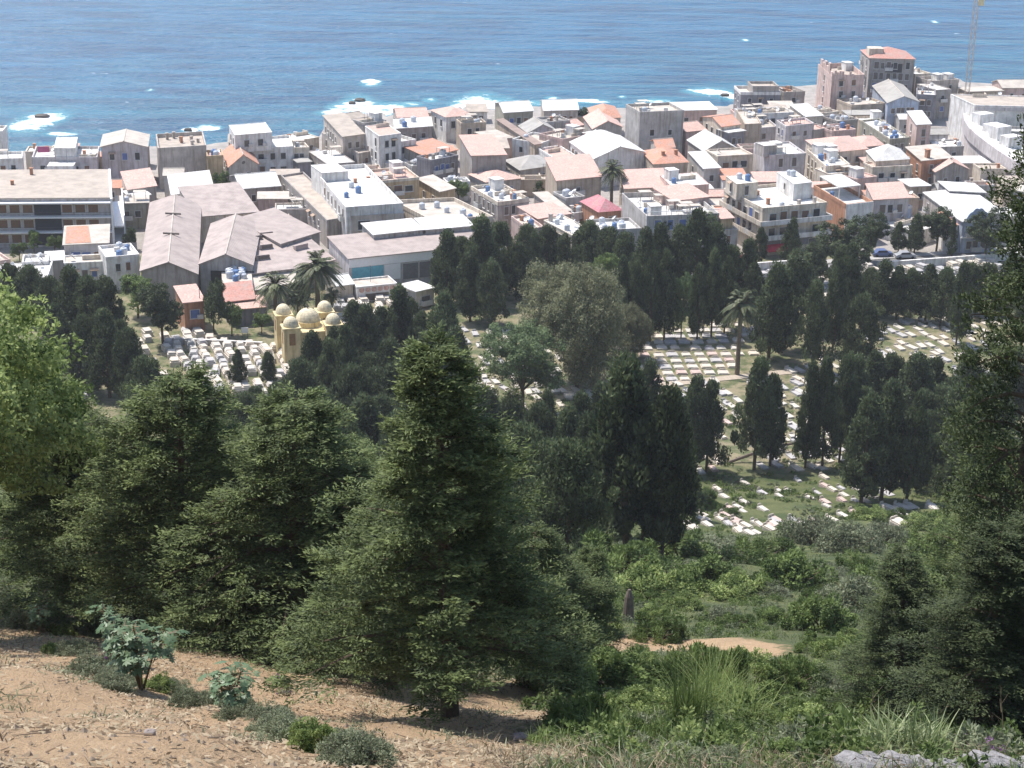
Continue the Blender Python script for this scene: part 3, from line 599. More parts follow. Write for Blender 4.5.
house('white hip-roofed house between orange gable and big white gable', (594, 140), (622, 137), 8, 6, 'hip', 'white', 'white', rise=1.4)
house('narrow white house with bare side wall behind the pink terrace', (541, 143), (561, 136), 8, 6, wc='white', rc='cream', win=w1(0, 2, rows=[0, 1]))
house('pinkish stepped house with rooftop walls in the middle of town', (563, 139), (588, 134), 8, 7, wc='pink', rc='cream', win=w1(2, rows=[0, 1]), clut=4)
r, b = house('long white building with double white gables and tall side windows', (594, 159), (641, 151), (576, 142), 7, 'gy', 'white', 'white', win=w1(0, 6, rows=[0, 1], ww=1.3, wh=2.0), rise=2.0, cat='hall', name='hall')
r, b = house('white terraced house with pink-washed roof above orange-tiled neighbour', (562, 163), (581, 159), (540, 148), 5.2, wc='white', rc='pinktile', win=w1(1, 2, rows=[0], ww=.9), par=.5)
house('house with pale grey-green hipped roof and raised ridges', (520, 170), (554, 165), (505, 160), 5, 'hip', 'grey', 'stone', rise=1.7)
r, b = house('large house with clean salmon roof and dark end wall near the palm', (557, 181), (600, 176), (548, 165), 8, 'shed', 'pinktile', 'tan', win=w1(1, rows=[0, 1], ww=.8, wh=1.0), rise=1.5)
house('low house with faded pink hipped roof beside the cluttered block', (486, 182), (521, 178), 8, 5, 'hip', 'pinktile', 'stone', rise=1.4)
r, b = house('stone tenement with cluttered white roof terraces and tall windows', (498, 202), (529, 198), (471, 186), 8, wc='stone', rc='white', win=w1(3, 5, rows=[0, 1], style='shut', wh=1.8), clut=7, pc='cream', par=.8)
house('narrow shed with long cream roof strip', (558, 212), (571, 211), (534, 195), 5, 'shed', 'cream', 'stone', rise=.4)
house('little grey house with white flat roof under the salmon roof', (566, 198), (585, 196), 6, 6, wc='grey', rc='white', win=w1(2, rows=[0, 1]), clut=3, kinds='ddt')
house('white low courtyard house full of washing and dishes', (574, 213), (596, 210), 4, 4, wc='white', rc='cream', clut=6, kinds='ddtc', win=w1(2, rows=[0]))
r, b = house('rose-red hip-roofed house with orange arched windows', (599, 212), (622, 210), 9, 6, 'hip', 'red', 'brick', rise=2.0, win=w1(3, rows=[0, 1], style='shut', ww=.8, wh=1.6))
r, b = house('white-roofed house with pale side windows behind the cypresses', (572, 235), (592, 230), (544, 220), 8, wc='cream', rc='white', win=w1(2, 4, rows=[0, 1], wh=1.8), par=.2, clut=3, kinds='dtc')
house('house with worn pink roof behind the white-roofed one', (538, 219), (570, 214), 7, 7, 'shed', 'pinktile', 'pink', rise=.8)
r, b = house('narrow house with blank pinkish side wall and red washing', (529, 229), (543, 226), (512, 216), 7.6, wc='pink', rc='cream', win=w1(2, rows=[0, 1]), clut=4)
house('pale grey street house with four dark windows and white roof bits', (597, 230), (641, 228), 8, 8, wc='grey', rc='white', win=w1(4, rows=[0, 1, 2]), clut=6, kinds='ddt')
r, b = house('large plain grey block with long white balustraded terrace', (647, 216), (719, 213), (622, 193), 10, wc='grey', rc='white', win=w1(5, rows=[2], ww=1.2, wh=1.9, style='blue'), clut=10, par=1.0, cat='apartment block', name='apartment_block')
extra(r, (674, 201), (709, 197), 8, 10.6, 9, 'shed', 'pinktile', 'pink', rise=.8)
b.part('terrace_rail', MB().box(0, b.w, -.1, -.02, .75, .85, bot=True).box(0, .12, -.1, -.02, 0, .75).box(b.w * .33, b.w * .33 + .12, -.1, -.02, 0, .75).box(b.w * .66, b.w * .66 + .12, -.1, -.02, 0, .75).mesh('terrace_rail', WHITEP), 0, 0, 10.0)
house('white flat-roofed house behind the pink roof of the grey block', (672, 187), (709, 184), (660, 175), 8, wc='pink', rc='white', par=.1, clut=1)
house('dull pink-brown roofed house right of the palm', (625, 189), (668, 187), (620, 177), 6.5, 'shed', 'pinktile', 'tan', rise=1.4)
r, b = house('plain grey side building with small orange rooftop hut beside the apartment house', (719, 230), (738, 229), 7, 6.6, wc='grey', rc='grey', par=.2)
extra(r, (721, 219), (733, 218), 4, 8.6, 6.5, 'shed', 'pinktile', 'ochre', rise=.8, win=w1(1, rows=[0], style='blue', ww=1.6, sill=.4))
# ---- the apartment house on the cemetery street
r, b = house('cream four-tier apartment house with wrap-round balconies and red awning', (763, 208), (827, 202), (724, 188), 10, wc='cream', rc='white', win=w1(5, 6, rows=[1, 2], ww=1.5, wh=1.6), par=.7, cat='apartment house', name='apartment_house', clut=4, kinds='dtc')
for z in (7.1, 4.0):
    b.part('balcony', MB().box(-.9, b.w + .9, -1.2, -.003, 0, .2, bot=True).box(-.9, b.w + .9, -1.2, -1.05, .2, 1.0).box(b.w + .75, b.w + .9, -1.05, 4, .2, 1.0).mesh('balcony', wall('white')), 0, 0, z - .6)
    b.part('balcony', MB().box(-.9, -.003, -1.2, b.d, 0, .2, bot=True).box(-.9, -.78, -1.2, b.d, .2, 1.0).mesh('balcony', wall('cream')), 0, 0, z - .62)
for i in range(3): b.part('shop_window', MB().box(-1.9, 1.9, -.07, .01, 0, 1.7).mesh('shop_window', plain('shop_slats', (.22, .22, .25), .5)), b.w * (.18, .45, .68)[i], 0, 1.6)
b.part('garage_door', doormesh(3.6, 2.6, plain('dark_gate', (.10, .10, .11), .6)), b.w * .88, 0, .1)
b.part('awning', MB().add([(-2.4, 0, 1.0), (2.4, 0, 1.0), (2.4, -1.5, .2), (-2.4, -1.5, .2), (2.4, -1.5, -.15), (-2.4, -1.5, -.15), (2.4, 0, -.1), (-2.4, 0, -.1)], [(0, 3, 2, 1), (3, 5, 4, 2), (0, 7, 5, 3), (1, 2, 4, 6)]).mesh('awning', plain('red_awning', (.55, .03, .06), .7)), b.w * .24, -.15, 1.3)
extra(r, (737, 184), (758, 182), (726, 176), 12.8, 9.4, wc='cream', win=w1(1, 1, rows=[0], ww=.9, wh=1.9), par=.1, clut=2, kinds='t')
extra(r, (794, 184), (812, 182), (777, 172), 12.8, 9.4, wc='white', win=w1(0, 1, rows=[0]), par=.1, clut=2, kinds='t')
# ---- right of centre
r, b = house('great windowless grey concrete cube rising above the seafront', (640, 112), (684, 110), (626, 104), 12, wc='grey', rc='cream', win=w1(2, rows=[0, 1], ww=1.0), clut=3, par=.7, cat='block', name='concrete_block')
house('seafront house with long white roof right of the grey cube', (679, 111), (717, 110), (671, 103), 7, 'slab', 'white', 'pink', win=w1(4, rows=[0, 1], wh=1.2))
house('house with pale orange roof and pink walls behind the white gable', (686, 132), (706, 130), 9, 6, 'gx', 'pinktile', 'pink', rise=1.2)
house('cream house with orange roof and two tall side windows', (722, 127), (738, 124), (705, 117), 8, 'gx', 'tile', 'cream', win=w1(0, 3, rows=[0, 1], wh=1.7), rise=1.2)
house('grey house with white slab roof and dishes beside cream neighbour', (729, 133), (745, 131), 4, 7, 'slab', 'white', 'dark', clut=0, win=w1(2, rows=[0, 1]))
house('windowless tan party-wall building near the stone bastion', (745, 124), (761, 123), (737, 110), 8, wc='tan', rc='cream', par=.4)
house('white seafront block with shady terraces below the bastion', (745, 114), (794, 112), 7, 7.6, wc='white', rc='cream', win=w1(6, rows=[0, 1], ww=1.2), clut=8)
house('bright white stepped roof beside the white seafront block', (806, 117), (823, 116), (790, 105), 7, 'slab', 'white', 'cream')
house('house with white flat terrace full of tanks in front of the tan wall', (757, 128), (777, 126), (748, 120), 6, wc='lav', rc='cream', clut=5, win=w1(2, rows=[0, 1]))
r, b = house('lavender grey corner building with rounded pinkish roof edge', (786, 126), (814, 123), (777, 120), 8.6, wc='lav', rc='pinktile', win=w1(2, 2, rows=[0, 1], ww=.9), clut=2)
extra(r, (814, 130), (831, 127), 7, 7.0, 0, wc='stone', rc='pinktile', par=.4)
house('house with white gabled roof facing the long cream house', (704, 151), (738, 149), (688, 140), 5.8, 'gy', 'white', 'stone', rise=2.2)
house('grey house with single white roof slope above the pink terrace', (704, 169), (720, 168), (689, 156), 6, 'shed', 'white', 'grey', rise=.8)
r, b = house('long cream two-storey house with three brown windows', (718, 156), (753, 154), 7, 7.2, wc='cream', rc='cream', win=w1(3, rows=[0, 1], style='brown', ww=1.5), par=.4)
r, b = house('taupe house with orange hipped roof and two chimneys', (654, 164), (688, 162), (642, 151), 6.4, 'hip', 'tile', 'tan', rise=1.6)
chimneys(b, ((.35, .25), (.75, .3)), 6.9, 1.1)
house('small cottage with bright pink roof at the foot of the grey cube', (657, 149), (673, 147), (653, 141), 6, 'gx', 'tile', 'beige', rise=1.2)
r, b = house('grey square house with striped side wall and white roof', (770, 155), (806, 153), (754, 143), 9, wc='lav', rc='white', win=w1(2, 0, rows=[1, 2], wh=1.9, style='shut'), par=.5)
extra(r, (764, 146), (777, 145), 4, 11, 8.4, wc='grey', par=.1)
house('cream corner house with tall side windows right of the striped house', (826, 166), (850, 164), (807, 149), 8, wc='cream', rc='white', win=w1(1, 5, rows=[0, 1], wh=1.9, style='shut'), clut=5)
house('house under a broad pink-orange hipped roof with white corner slab', (824, 153), (866, 148), (809, 140), 7, 'hip', 'pinktile', 'cream', rise=1.8, clut=0)
house('smaller taupe-roofed house right of the broad pink roof', (858, 147), (881, 144), (852, 138), 6, 'hip', 'pinktile', 'stone', rise=1.2)
house('pinkish rooms with patchy white roofs under the ruined tower', (832, 131), (856, 129), 7, 7, wc='pink', rc='pinktile', win=w1(3, rows=[0, 1], ww=.8), clut=5)
house('cream house with low white roof patch before the pyramid roof', (829, 174), (852, 172), 6, 6.6, wc='cream', rc='white', par=.15)
house('house with flat pinkish terrace between pyramid roof and pergola', (856, 179), (877, 176), 7, 6.2, wc='pink', rc='pinktile', par=.3, clut=3)
r, b = house('house with steep white pyramid roof above a cream front', (876, 161), (907, 158), (871, 151), 8.4, 'hip', 'white', 'cream', rise=2.4)
extra(r, (873, 167), (913, 165), 5, 7.4, 0, wc='cream', rc='pinktile', win=w1(3, rows=[0, 1], ww=1.1), par=.4)
r, b = house('brick-sided house with green pergola on its roof terrace', (846, 204), (873, 201), (814, 185), 8.6, wc='brick', rc='white', win=w1(2, 0, rows=[0, 1, 2], style='blue', ww=1.1), par=.8)
b.part('front_wall', MB().box(0.01, b.w - .01, -.25, -.004, -1, b.H - .05).mesh('front_wall', wall('white')), 0, 0, 0)
b.part('pergola_roof', MB().box(1, 6.5, 0, b.d * .62, 2.4, 2.6, bot=True).box(1.1, 1.3, .1, .3, 0, 2.4).box(6.2, 6.4, .1, .3, 0, 2.4).mesh('pergola_roof', roofm('white')), 0, b.d * .35, 8.0)
r, b = house('street house with salmon roof and grey-blue facade with white coping', (874, 200), (909, 198), (866, 190), 8.0, 'shed', 'pinktile', 'lav', win=w1(3, rows=[0, 1], ww=1.3, wh=1.6), rise=1.2)
extra(r, (874, 208), (912, 206), 4.5, 6.2, 0, wc='blue', rc='cream', win=w1(3, rows=[0, 1], ww=1.1, style='shut'), par=.5, pc='white')
house('brown-walled hut with small bright white flat roof', (911, 187), (930, 186), (899, 180), 5, 'slab', 'white', 'tan')
r, b = house('orange-walled house with cream roof and slim chimney', (922, 161), (952, 158), (906, 151), 8, 'shed', 'cream', 'brick', win=w1(2, 3, rows=[0, 1], style='shut', wh=1.8), rise=.8)
chimneys(b, ((.25, .15),), 8.1, 1.5)
house('house with pink gabled roof leaning on the orange-walled house', (936, 172), (968, 169), (926, 163), 6, 'gy', 'pinktile', 'stone', rise=1.9)
house('white-paved low house with chalk white roof beside the cypress corner', (915, 232), (936, 226), 8, 3.2, wc='white', rc='white', par=.1)
r, b = house('big L-shaped market hall with plain white roof slopes', (957, 218), (1003, 213), (924, 193), 6, 'slab', 'white', 'stone', cat='hall', name='market_hall')
house('rear white hall wing with dark open side', (950, 191), (985, 193), (939, 182), 6.6, 'slab', 'white', 'dark', cat='hall', name='market_hall')
house('small white house with coral red tiled roof at the street corner', (945, 226), (962, 224), (941, 216), 5.4, 'shed', 'tile', 'white', rise=.7, win=w1(1, rows=[0]))
r, b = house('blue-white villa with scalloped gable and three arched windows', (963, 222), (993, 221), 9, 6.6, 'slab', 'white', 'blue', win=w1(3, rows=[0, 1], ww=1.0, wh=1.5, style='shut'), cat='villa', name='villa')
pts = []
for i in range(25):
    q = i / 24; pts.append((b.w * (.5 + (q - .5) * .8), 2.2 * max(0, cos((q - .5) * pi)) ** .8 + .25 * abs(sin(q * pi * 4))))
g_ = MB(); n_ = len(pts)
g_.add([(x, -.02, 0) for x, z in pts] + [(x, -.02, z + .2) for x, z in pts] + [(x, .35, 0) for x, z in pts] + [(x, .35, z + .2) for x, z in pts], [(i, i + 1, n_ + i + 1, n_ + i) for i in range(n_ - 1)] + [(2 * n_ + i + 1, 2 * n_ + i, 3 * n_ + i, 3 * n_ + i + 1) for i in range(n_ - 1)] + [(n_ + i, n_ + i + 1, 3 * n_ + i + 1, 3 * n_ + i) for i in range(n_ - 1)])
b.part('gable', g_.mesh('gable', wall('blue')), 0, 0, 6.79)
b.part('cornice', MB().box(-.2, b.w + .2, -.3, -.004, 0, .3, bot=True).mesh('cornice', WHITEP), 0, 0, 3.2)
# ---- headland, far right
r, b = house('grey stone bastion with white parapet jutting into the surf', (741, 92), (781, 92), 9, 7, wc='dark', rc='cream', pc='white', par=.8, cat='bastion', name='stone_bastion')
extra(r, (753, 86), (779, 86), 7, 8.6, 5.5, wc='stone', rc='tan', par=.7)
r, b = house('tumbledown walls and slabs between bastion and ruined tower', (784, 92), (805, 91), 8, 6.5, wc='stone', rc='cream', par=1.2, clut=6, kinds='cc', cat='ruin', name='ruined_house')
r, b = house('ruined pinkish tower house with jagged top and empty windows', (832, 76), (860, 73), (824, 64), 12, wc='pink', rc='tan', win=w1(2, 1, rows=[0, 1, 2], ww=1.1, wh=1.7), par=1.4, cat='ruin', name='ruined_tower')
rr = random.Random(3)
j = MB()
for i in range(9): j.box(b.w * i / 9 * .7, b.w * (i + .8) / 9 * .7, .02, .5, 0, rr.uniform(.2, 2.6) * (1 - i / 11))
for i in range(6): j.box(.02, .5, .6 + b.d * i / 7, .6 + b.d * (i + .8) / 7, 0, rr.uniform(.4, 2.8))
b.part('broken_wall', j.mesh('broken_wall', wall('pink')), 0, 0, 12.003)
r, b = house('tall old seafront mansion with red tiled mansard roof and loggia', (870, 58), (915, 59), (861, 50), 13.5, 'hip', 'rust', 'stone', win=w1(6, 2, rows=[0, 1, 2, 3], ww=1.1, wh=1.8, style='shut'), rise=2.2, cat='mansion', name='mansion')
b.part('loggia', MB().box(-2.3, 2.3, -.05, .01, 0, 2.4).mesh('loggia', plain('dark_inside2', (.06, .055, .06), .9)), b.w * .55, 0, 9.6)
b.part('tower_top', MB().box(0, 4, 0, 4, 0, 2.2).mesh('tower_top', wall('cream')), .2, 2.5, 13.5)
house('big hall with olive grey gabled roof and white ridge lines', (888, 103), (919, 102), (873, 86), 6.8, 'gy', 'grey', 'blue', rise=1.6, win=w1(5, rows=[0, 1], style='shut'), cat='hall', name='hall')
house('taupe house with one white roof slab left of the olive grey hall', (852, 105), (886, 103), 8, 6, wc='tan', rc='cream', clut=2, win=w1(4, rows=[0, 1]))
house('white seafront house behind the old mansion', (915, 74), (931, 73), 8, 8, wc='cream', rc='white', win=w1(2, rows=[1, 2]), clut=2)
house('taupe seafront house with broken parapet left of the crane', (931, 81), (959, 79), 7, 8, wc='beige', rc='cream', clut=3, par=1.0)
house('dark bluish narrow house wedged behind the olive grey hall', (917, 94), (936, 95), 9, 8, wc='dark', rc='white', win=w1(3, rows=[0, 1], style='shut'), clut=3)
house('mauve house with small white roof touching the stadium wall', (936, 90), (951, 89), 9, 8, wc='stone', rc='white', par=.2)
r, b = house('grey-green block with patchwork of white roof slabs', (890, 139), (909, 137), (861, 120), 7, wc='olive', rc='white', clut=9, kinds='dtc', win=w1(2, 4, rows=[0, 1], style='shut'), par=.5)
r, b = house('pink tower house with slanted white roof and arched window', (917, 125), (930, 124), (908, 114), 10, 'shed', 'white', 'pink', win=w1(1, 1, rows=[1, 2], wh=1.9, style='shut'), rise=.6)
house('low grey-walled house with white roof in front of stadium wall', (934, 147), (964, 146), (930, 140), 5, wc='grey', rc='white', par=.4, clut=3)
house('small cream house on the concrete ramp below the ruin', (823, 113), (839, 111), 7, 6, wc='cream', rc='cream', clut=2)
house('grey house with patched roof beside the concrete ramp', (838, 121), (858, 119), 7, 6.5, wc='stone', rc='grey', clut=3, win=w1(3, rows=[0, 1]))
house('white seafront roofs at the far end beyond the stadium', (1003, 88), (1045, 88), 9, 6, 'gx', 'cream', 'pink', rise=1.3)
house('cream seaside house beyond the stadium roof', (968, 92), (1003, 91), 6, 5.5, 'slab', 'cream', 'tan')
house('grey house with pale roof right below the stadium stand', (1013, 190), (1045, 196), 9, 6, 'shed', 'cream', 'grey', win=w1(1, rows=[0, 1]), rise=1.0)
# ---- stadium
r, b = house('long stadium building with beige flat roof and lavender walls', (975, 105), (1060, 107), (951, 94), 10.5, wc='white', rc='tan', par=.25, win=w1(6, rows=[0], ww=1.8, wh=1.2, style='shut', sill=2.4), cat='stadium', name='stadium_building')
b.part('cornice', MB().box(-.2, b.w, -.35, -.07, 0, .9, bot=True).mesh('cornice', wall('lav')), 0, 0, 9.2)
crv = [(965, 113), (966, 120), (971, 128), (979, 135), (988, 142), (999, 150), (1010, 157), (1022, 164), (1040, 172), (1070, 182)]
cw = [unproj(x, y, 7.5) for x, y in crv]
a0 = cw[0]; st_ = empty('grandstand', a0[0], a0[1], 0)
tag(st_, 'curved white grandstand with grey outer wall sweeping beside the pitch', 'grandstand')
cl = [np.array(q) - a0 for q in cw]
nrm = []
for i in range(len(cl)):
    dd = cl[min(i + 1, len(cl) - 1)] - cl[max(i - 1, 0)]; dd /= np.linalg.norm(dd); nrm.append(np.array([-dd[1], dd[0]]))
if np.dot(nrm[3], np.array([1, 1])) < 0: nrm = [-q for q in nrm]
def strip(name, prof, mat, closed=False):
    vs = []; fs = []; k = len(prof)
    for q, n_ in zip(cl, nrm):
        for o_, z in prof: vs.append((q[0] + n_[0] * o_, q[1] + n_[1] * o_, z))
    for i in range(len(cl) - 1):
        for jn in range(k - 1): fs.append((i * k + jn, i * k + jn + 1, (i + 1) * k + jn + 1, (i + 1) * k + jn))
    return link(name, MB().add(vs, fs).mesh(name, mat), st_)
strip('outer_wall', [(0, -1), (0, 4.2), (-.5, 4.4), (-.5, 7.5), (.4, 7.5), (.4, 7.2)], wall('lav'))
prof = []
for i in range(8): prof += [(.4 + i * 1.1, 7.2 - i * .2), (.4 + (i + 1) * 1.1, 7.2 - i * .2)]
strip('terrace_steps', prof, wall('white'))
for i_, t_, hh in ((1, 4.0, 3.0), (2, 5.5, 2.2), (3, 5.0, 3.4), (4, 5.5, 2.6)):
    q_ = cl[i_] + nrm[i_] * t_; link('stand_block', MB().box(-2.2, 2.2, -1.6, 1.6, 0, hh + 3).mesh('stand_block', wall('white')), st_, (q_[0], q_[1], 3.5), .5)
pz = [unproj(x, y, .1) for x, y in ((985, 135), (1060, 135), (1060, 175), (1012, 165))]
tag(link('pitch', MB().add([(q[0], q[1], .06) for q in pz], [(0, 1, 2, 3)]).mesh('pitch', plain('worn_pitch', (.36, .33, .20), .95))), None, None, kind='structure')
house('white-columned pavilion inside the stadium', (1010, 131), (1050, 133), 6, 6.5, wc='grey', rc='white', win=w1(3, rows=[0], ww=3, wh=1.8, style='shut'), cat='pavilion', name='pavilion')

# ---- low outbuildings in the leftover yards between the houses
def pin(poly, q):
    sgn = [(poly[(i + 1) % 4][0] - poly[i][0]) * (q[1] - poly[i][1]) - (poly[(i + 1) % 4][1] - poly[i][1]) * (q[0] - poly[i][0]) for i in range(4)]
    return all(v > 0 for v in sgn)
rg = random.Random(11); got = []; tries = 0
while len(got) < 70 and tries < 6000:
    tries += 1
    px, py = rg.uniform(20, 1010), rg.uniform(112, 262)
    if py > 262 - .035 * px + 8 or (px > 950 and py < 180): continue
    h = rg.choice((3, 3.4, 4, 4.6, 5.2)); q = unproj(px, py, 0); w, d = rg.uniform(4, 8), rg.uniform(4, 7)
    if q[1] > coastY(q[0]) - 24 or q[1] < 352 - .02 * q[0]: continue
    sx, sy = project(q[0], q[1], 0)
    an = .12 + .0005 * (px - 300) * 0; u = np.array([cos(an), sin(an)]); v = np.array([-sin(an), cos(an)])
    pol = [q, q + u * w, q + u * w + v * d, q + v * d]; ok = True
    for _, P in FOOT + got:
        for i in range(5):
            for jn in range(5):
                if pin(P, q + u * w * i / 4 + v * d * jn / 4): ok = False; break
            if not ok: break
        if not ok or any(pin(pol, c_) for c_ in P): ok = False; break
    if not ok: continue
    got.append(('', pol))
    a = project(q[0], q[1], h); bq = q + u * w; bb = project(bq[0], bq[1], h)
    house('small low outbuilding squeezed into a yard between the town houses', a, bb, d, h, rg.choice(('flat', 'slab', 'shed', 'gx')), rg.choice(('white', 'cream', 'pinktile', 'tile', 'tan', 'grey')), rg.choice(('cream', 'beige', 'white', 'grey', 'pink', 'tan')), win=w1(rg.randint(1, 2), rows=[0], ww=.9, wh=1.1), par=.4, clut=0, rise=.9, name='outbuilding', cat='outbuilding', group='low outbuildings in the yards')
# ------------------------------------------------------------------ foliage generators (numpy, one mesh each, shared by copies)
def unit(a): return a / np.maximum(np.linalg.norm(a, axis=-1, keepdims=True), 1e-9)
def lozenges(c, d, n, l, w):
    d = unit(d); s = unit(np.cross(d, n)); l = np.asarray(l).reshape(-1, 1); w = np.asarray(w).reshape(-1, 1)
    return np.stack([c - d * l * .5, c + s * w * .5 - d * l * .05, c + d * l * .5, c - s * w * .5 - d * l * .05], 1)
def gen_conifer(seed, H, R, nb=95, sprays=26, leaf=18, low=.08, lw=.06, ll=.2, tilt=.12, droop=.25, thin=1.0, top_pow=.75):
    g = np.random.default_rng(seed); tr = MB(); C = []; D = []; Nn = []; T = []; L = []; Wd = []
    lean = g.normal(0, .02, 2) * H
    tp = [(lean[0] * q ** 2, lean[1] * q ** 2, H * q) for q in np.linspace(0, .97, 9)]
    r0 = .021 * H
    tr.tube([(0, 0, -1.2)] + tp, [r0 * 1.25, r0 * 1.1] + [r0 * (1 - q) ** .9 + .015 for q in np.linspace(.12, .97, 8)], 8)
    for i in range(nb):
        t = low + (0.985 - low) * ((i + g.random()) / nb) ** .92; az = i * 2.39996 + g.normal(0, .35)
        Lb = R * ((1 - t) ** top_pow * (.62 + .38 * min(1, t * 5)) * g.uniform(.42, 1.25) * (1 + .2 * sin(az * 2 + seed) + .2 * sin(t * 9 + az * 1.0 + seed)) + .05)
        h = np.array([cos(az), sin(az), 0]); q = t
        b0 = np.array([lean[0] * q ** 2, lean[1] * q ** 2, H * t]); rise = g.uniform(-.05, .28) + tilt
        def pos(s): return b0 + h * Lb * s + np.array([0, 0, 1]) * Lb * (rise * s - droop * s * s)
        if Lb > .5: tr.tube([pos(s) for s in (0, .3, .6, .92)], [max(.012, .018 * Lb), .013 * Lb, .008 * Lb, .006], 4)
        ns = max(4, int(sprays * thin * (Lb / R + .18)))
        s = g.uniform(.18, 1.0, ns) ** .8; lat = np.array([-h[1], h[0], 0])
        off = g.normal(0, .17, ns) * Lb * (1.15 - .6 * s) ; offz = g.normal(0, .10, ns) * (Lb * .5 + .5)
        P = np.array([pos(v) for v in s]) + lat * off[:, None] + np.array([0, 0, 1]) * offz[:, None]
        dirs = unit(h[None] * .9 + lat[None] * (off / (Lb * .25 + .1))[:, None] * .8 + np.array([0, 0, 1])[None] * g.uniform(-.25, .55, ns)[:, None])
        tone = g.uniform(.15, .85, ns)
        sl = g.uniform(.35, .8, ns) * (H / 11) ** .5
        k = np.arange(leaf)
        for P_, d_, tn, sl_ in zip(P, dirs, tone, sl):
            a = (k / leaf) * sl_; side = np.cross(d_, [0, 0, 1.0]); side /= np.linalg.norm(side) + 1e-9
            sg = np.where(k % 2 == 0, 1, -1)[:, None]
            cc = P_ + d_ * a[:, None] + side * sg * g.uniform(.02, .16, (leaf, 1)) * (sl_ / .5) + g.normal(0, .045, (leaf, 3))
            C.append(cc); D.append(d_[None] * .8 + side[None] * sg * .7 + g.normal(0, .28, (leaf, 3)))
            Nn.append(np.array([0, 0, 1.0])[None] * .8 + h[None] * .5 + g.normal(0, .45, (leaf, 3))); T.append(np.clip(tn + g.normal(0, .13, leaf) + .22 * (a / sl_ - .5), 0, 1))
            L.append(g.uniform(.75, 1.3, leaf) * ll); Wd.append(g.uniform(.7, 1.3, leaf) * lw)
    C = np.concatenate(C); P = lozenges(C, np.concatenate(D), np.concatenate(Nn), np.concatenate(L), np.concatenate(Wd))
    return tr, P, np.concatenate(T)
def clumps(g, cen, rad, per, upn=.55, rn=.35, flat=1.0):
    """Leaf positions on small shells round each clump centre, normals facing out of the clump."""
    n = len(cen); d = unit(g.normal(0, 1, (n, per, 3))); r = rad[:, None] * g.uniform(.55, 1.08, (n, per)) ** .8
    C = cen[:, None] + d * r[..., None] * np.array([1, 1, flat]); N = d + np.array([0, 0, upn]) + g.normal(0, rn, (n, per, 3))
    return C.reshape(-1, 3), N.reshape(-1, 3), d.reshape(-1, 3)
def gen_cypress(seed, H=14.0, R=2.6, nc=150, per=70, broad=False):
    g = np.random.default_rng(seed); tr = MB()
    tr.tube([(0, 0, -.8), (0, 0, H * .3), (0, 0, H * .9)], [.24, .2, .04], 7)
    t = g.uniform(.13, .985, nc) ** .92; az = g.uniform(0, 2 * pi, nc)
    lob = 1 + .22 * np.sin(az * 2 + seed * 1.3 + t * 5) + .16 * np.sin(az * 3 + t * 11 + seed)
    prof = (np.minimum(1, ((t - .08) / .16).clip(0, 9) ** .6) * (1 - np.clip((t - .32) / .68, 0, 1) ** 1.6)) if not broad else (np.minimum(1, ((t - .08) / .12).clip(0, 9) ** .5) * (1 - t ** 3) ** .7)
    r = R * (prof * .9 + .04) * lob * np.sqrt(g.uniform(.35, 1, nc)) * np.where(g.random(nc) < .14, 1.3, 1.0)
    for i in range(16):
        zz = H * g.uniform(.12, .75); a_ = g.uniform(0, 6.28); rr = R * .7
        tr.tube([(0, 0, zz - 1), (rr * .5 * cos(a_), rr * .5 * sin(a_), zz), (rr * cos(a_), rr * sin(a_), zz + 1.2)], [.07, .05, .02], 4)
    c = np.stack([r * np.cos(az), r * np.sin(az), t * H], 1); rad = g.uniform(.5, 1.05, nc) * (R / 2.6) ** .5
    C, N, d = clumps(g, c, rad, per, .5, .3, 1.35); n = nc * per; tone = np.repeat(np.clip(g.normal(.45, .22, nc), 0, 1), per)
    D = np.array([0, 0, 1.0]) + d * .5 + g.normal(0, .45, (n, 3))
    return tr, lozenges(C, D, N, g.uniform(.3, .62, n), g.uniform(.13, .26, n)), np.clip(tone + g.normal(0, .12, n) + .12 * d[:, 2], 0, 1)  # leaves on clump tops tinted lighter: a lit side put into the colour
def gen_broad(seed, H, R, lobes, nc, per, ll, lw, spread=.45, trunk=.25, drape=0.0, base=.22, limbs=9):
    g = np.random.default_rng(seed); tr = MB()
    tr.tube([(0, 0, -.8), (.1, 0, H * .25), (0, .15, H * .5)], [trunk * 1.2, trunk, trunk * .6], 8)
    cen = []; rad = []
    lb = []
    for i in range(lobes):
        a = g.uniform(0, 2 * pi); rr = R * .64 * sqrt(g.random()); z = H * g.uniform(base + .16, .86)
        lb.append((np.array([rr * cos(a), rr * sin(a), z]), R * g.uniform(.30, .46)))
        tr.tube([(0, 0, H * .3), (rr * .4 * cos(a), rr * .4 * sin(a), (H * .3 + z) * .5 + .2), (rr * cos(a), rr * sin(a), z)], [trunk * .5, trunk * .32, .04], 5)
    while len(cen) < nc:
        ce, lr = lb[g.integers(lobes)]; d = unit(g.normal(0, 1, 3)); d[2] *= .85
        p = ce + d * lr * g.uniform(.5, 1.1) ** .7
        if p[2] < H * base: continue
        cen.append(p); rad.append(spread * g.uniform(.6, 1.35))
    C, N, d = clumps(g, np.array(cen), np.array(rad), per, .5, .4, .85 + drape); n = len(C)
    C = C - np.array([0, 0, 1.0]) * drape * g.uniform(0, 1.2, (n, 1)); tone = np.repeat(np.clip(g.normal(.5, .22, nc), 0, 1), per)
    D = g.normal(0, 1, (n, 3)) - np.array([0, 0, drape * 2])
    return tr, lozenges(C, D, N, g.uniform(.7, 1.3, n) * ll, g.uniform(.7, 1.3, n) * lw), np.clip(tone + g.normal(0, .15, n), 0, 1)
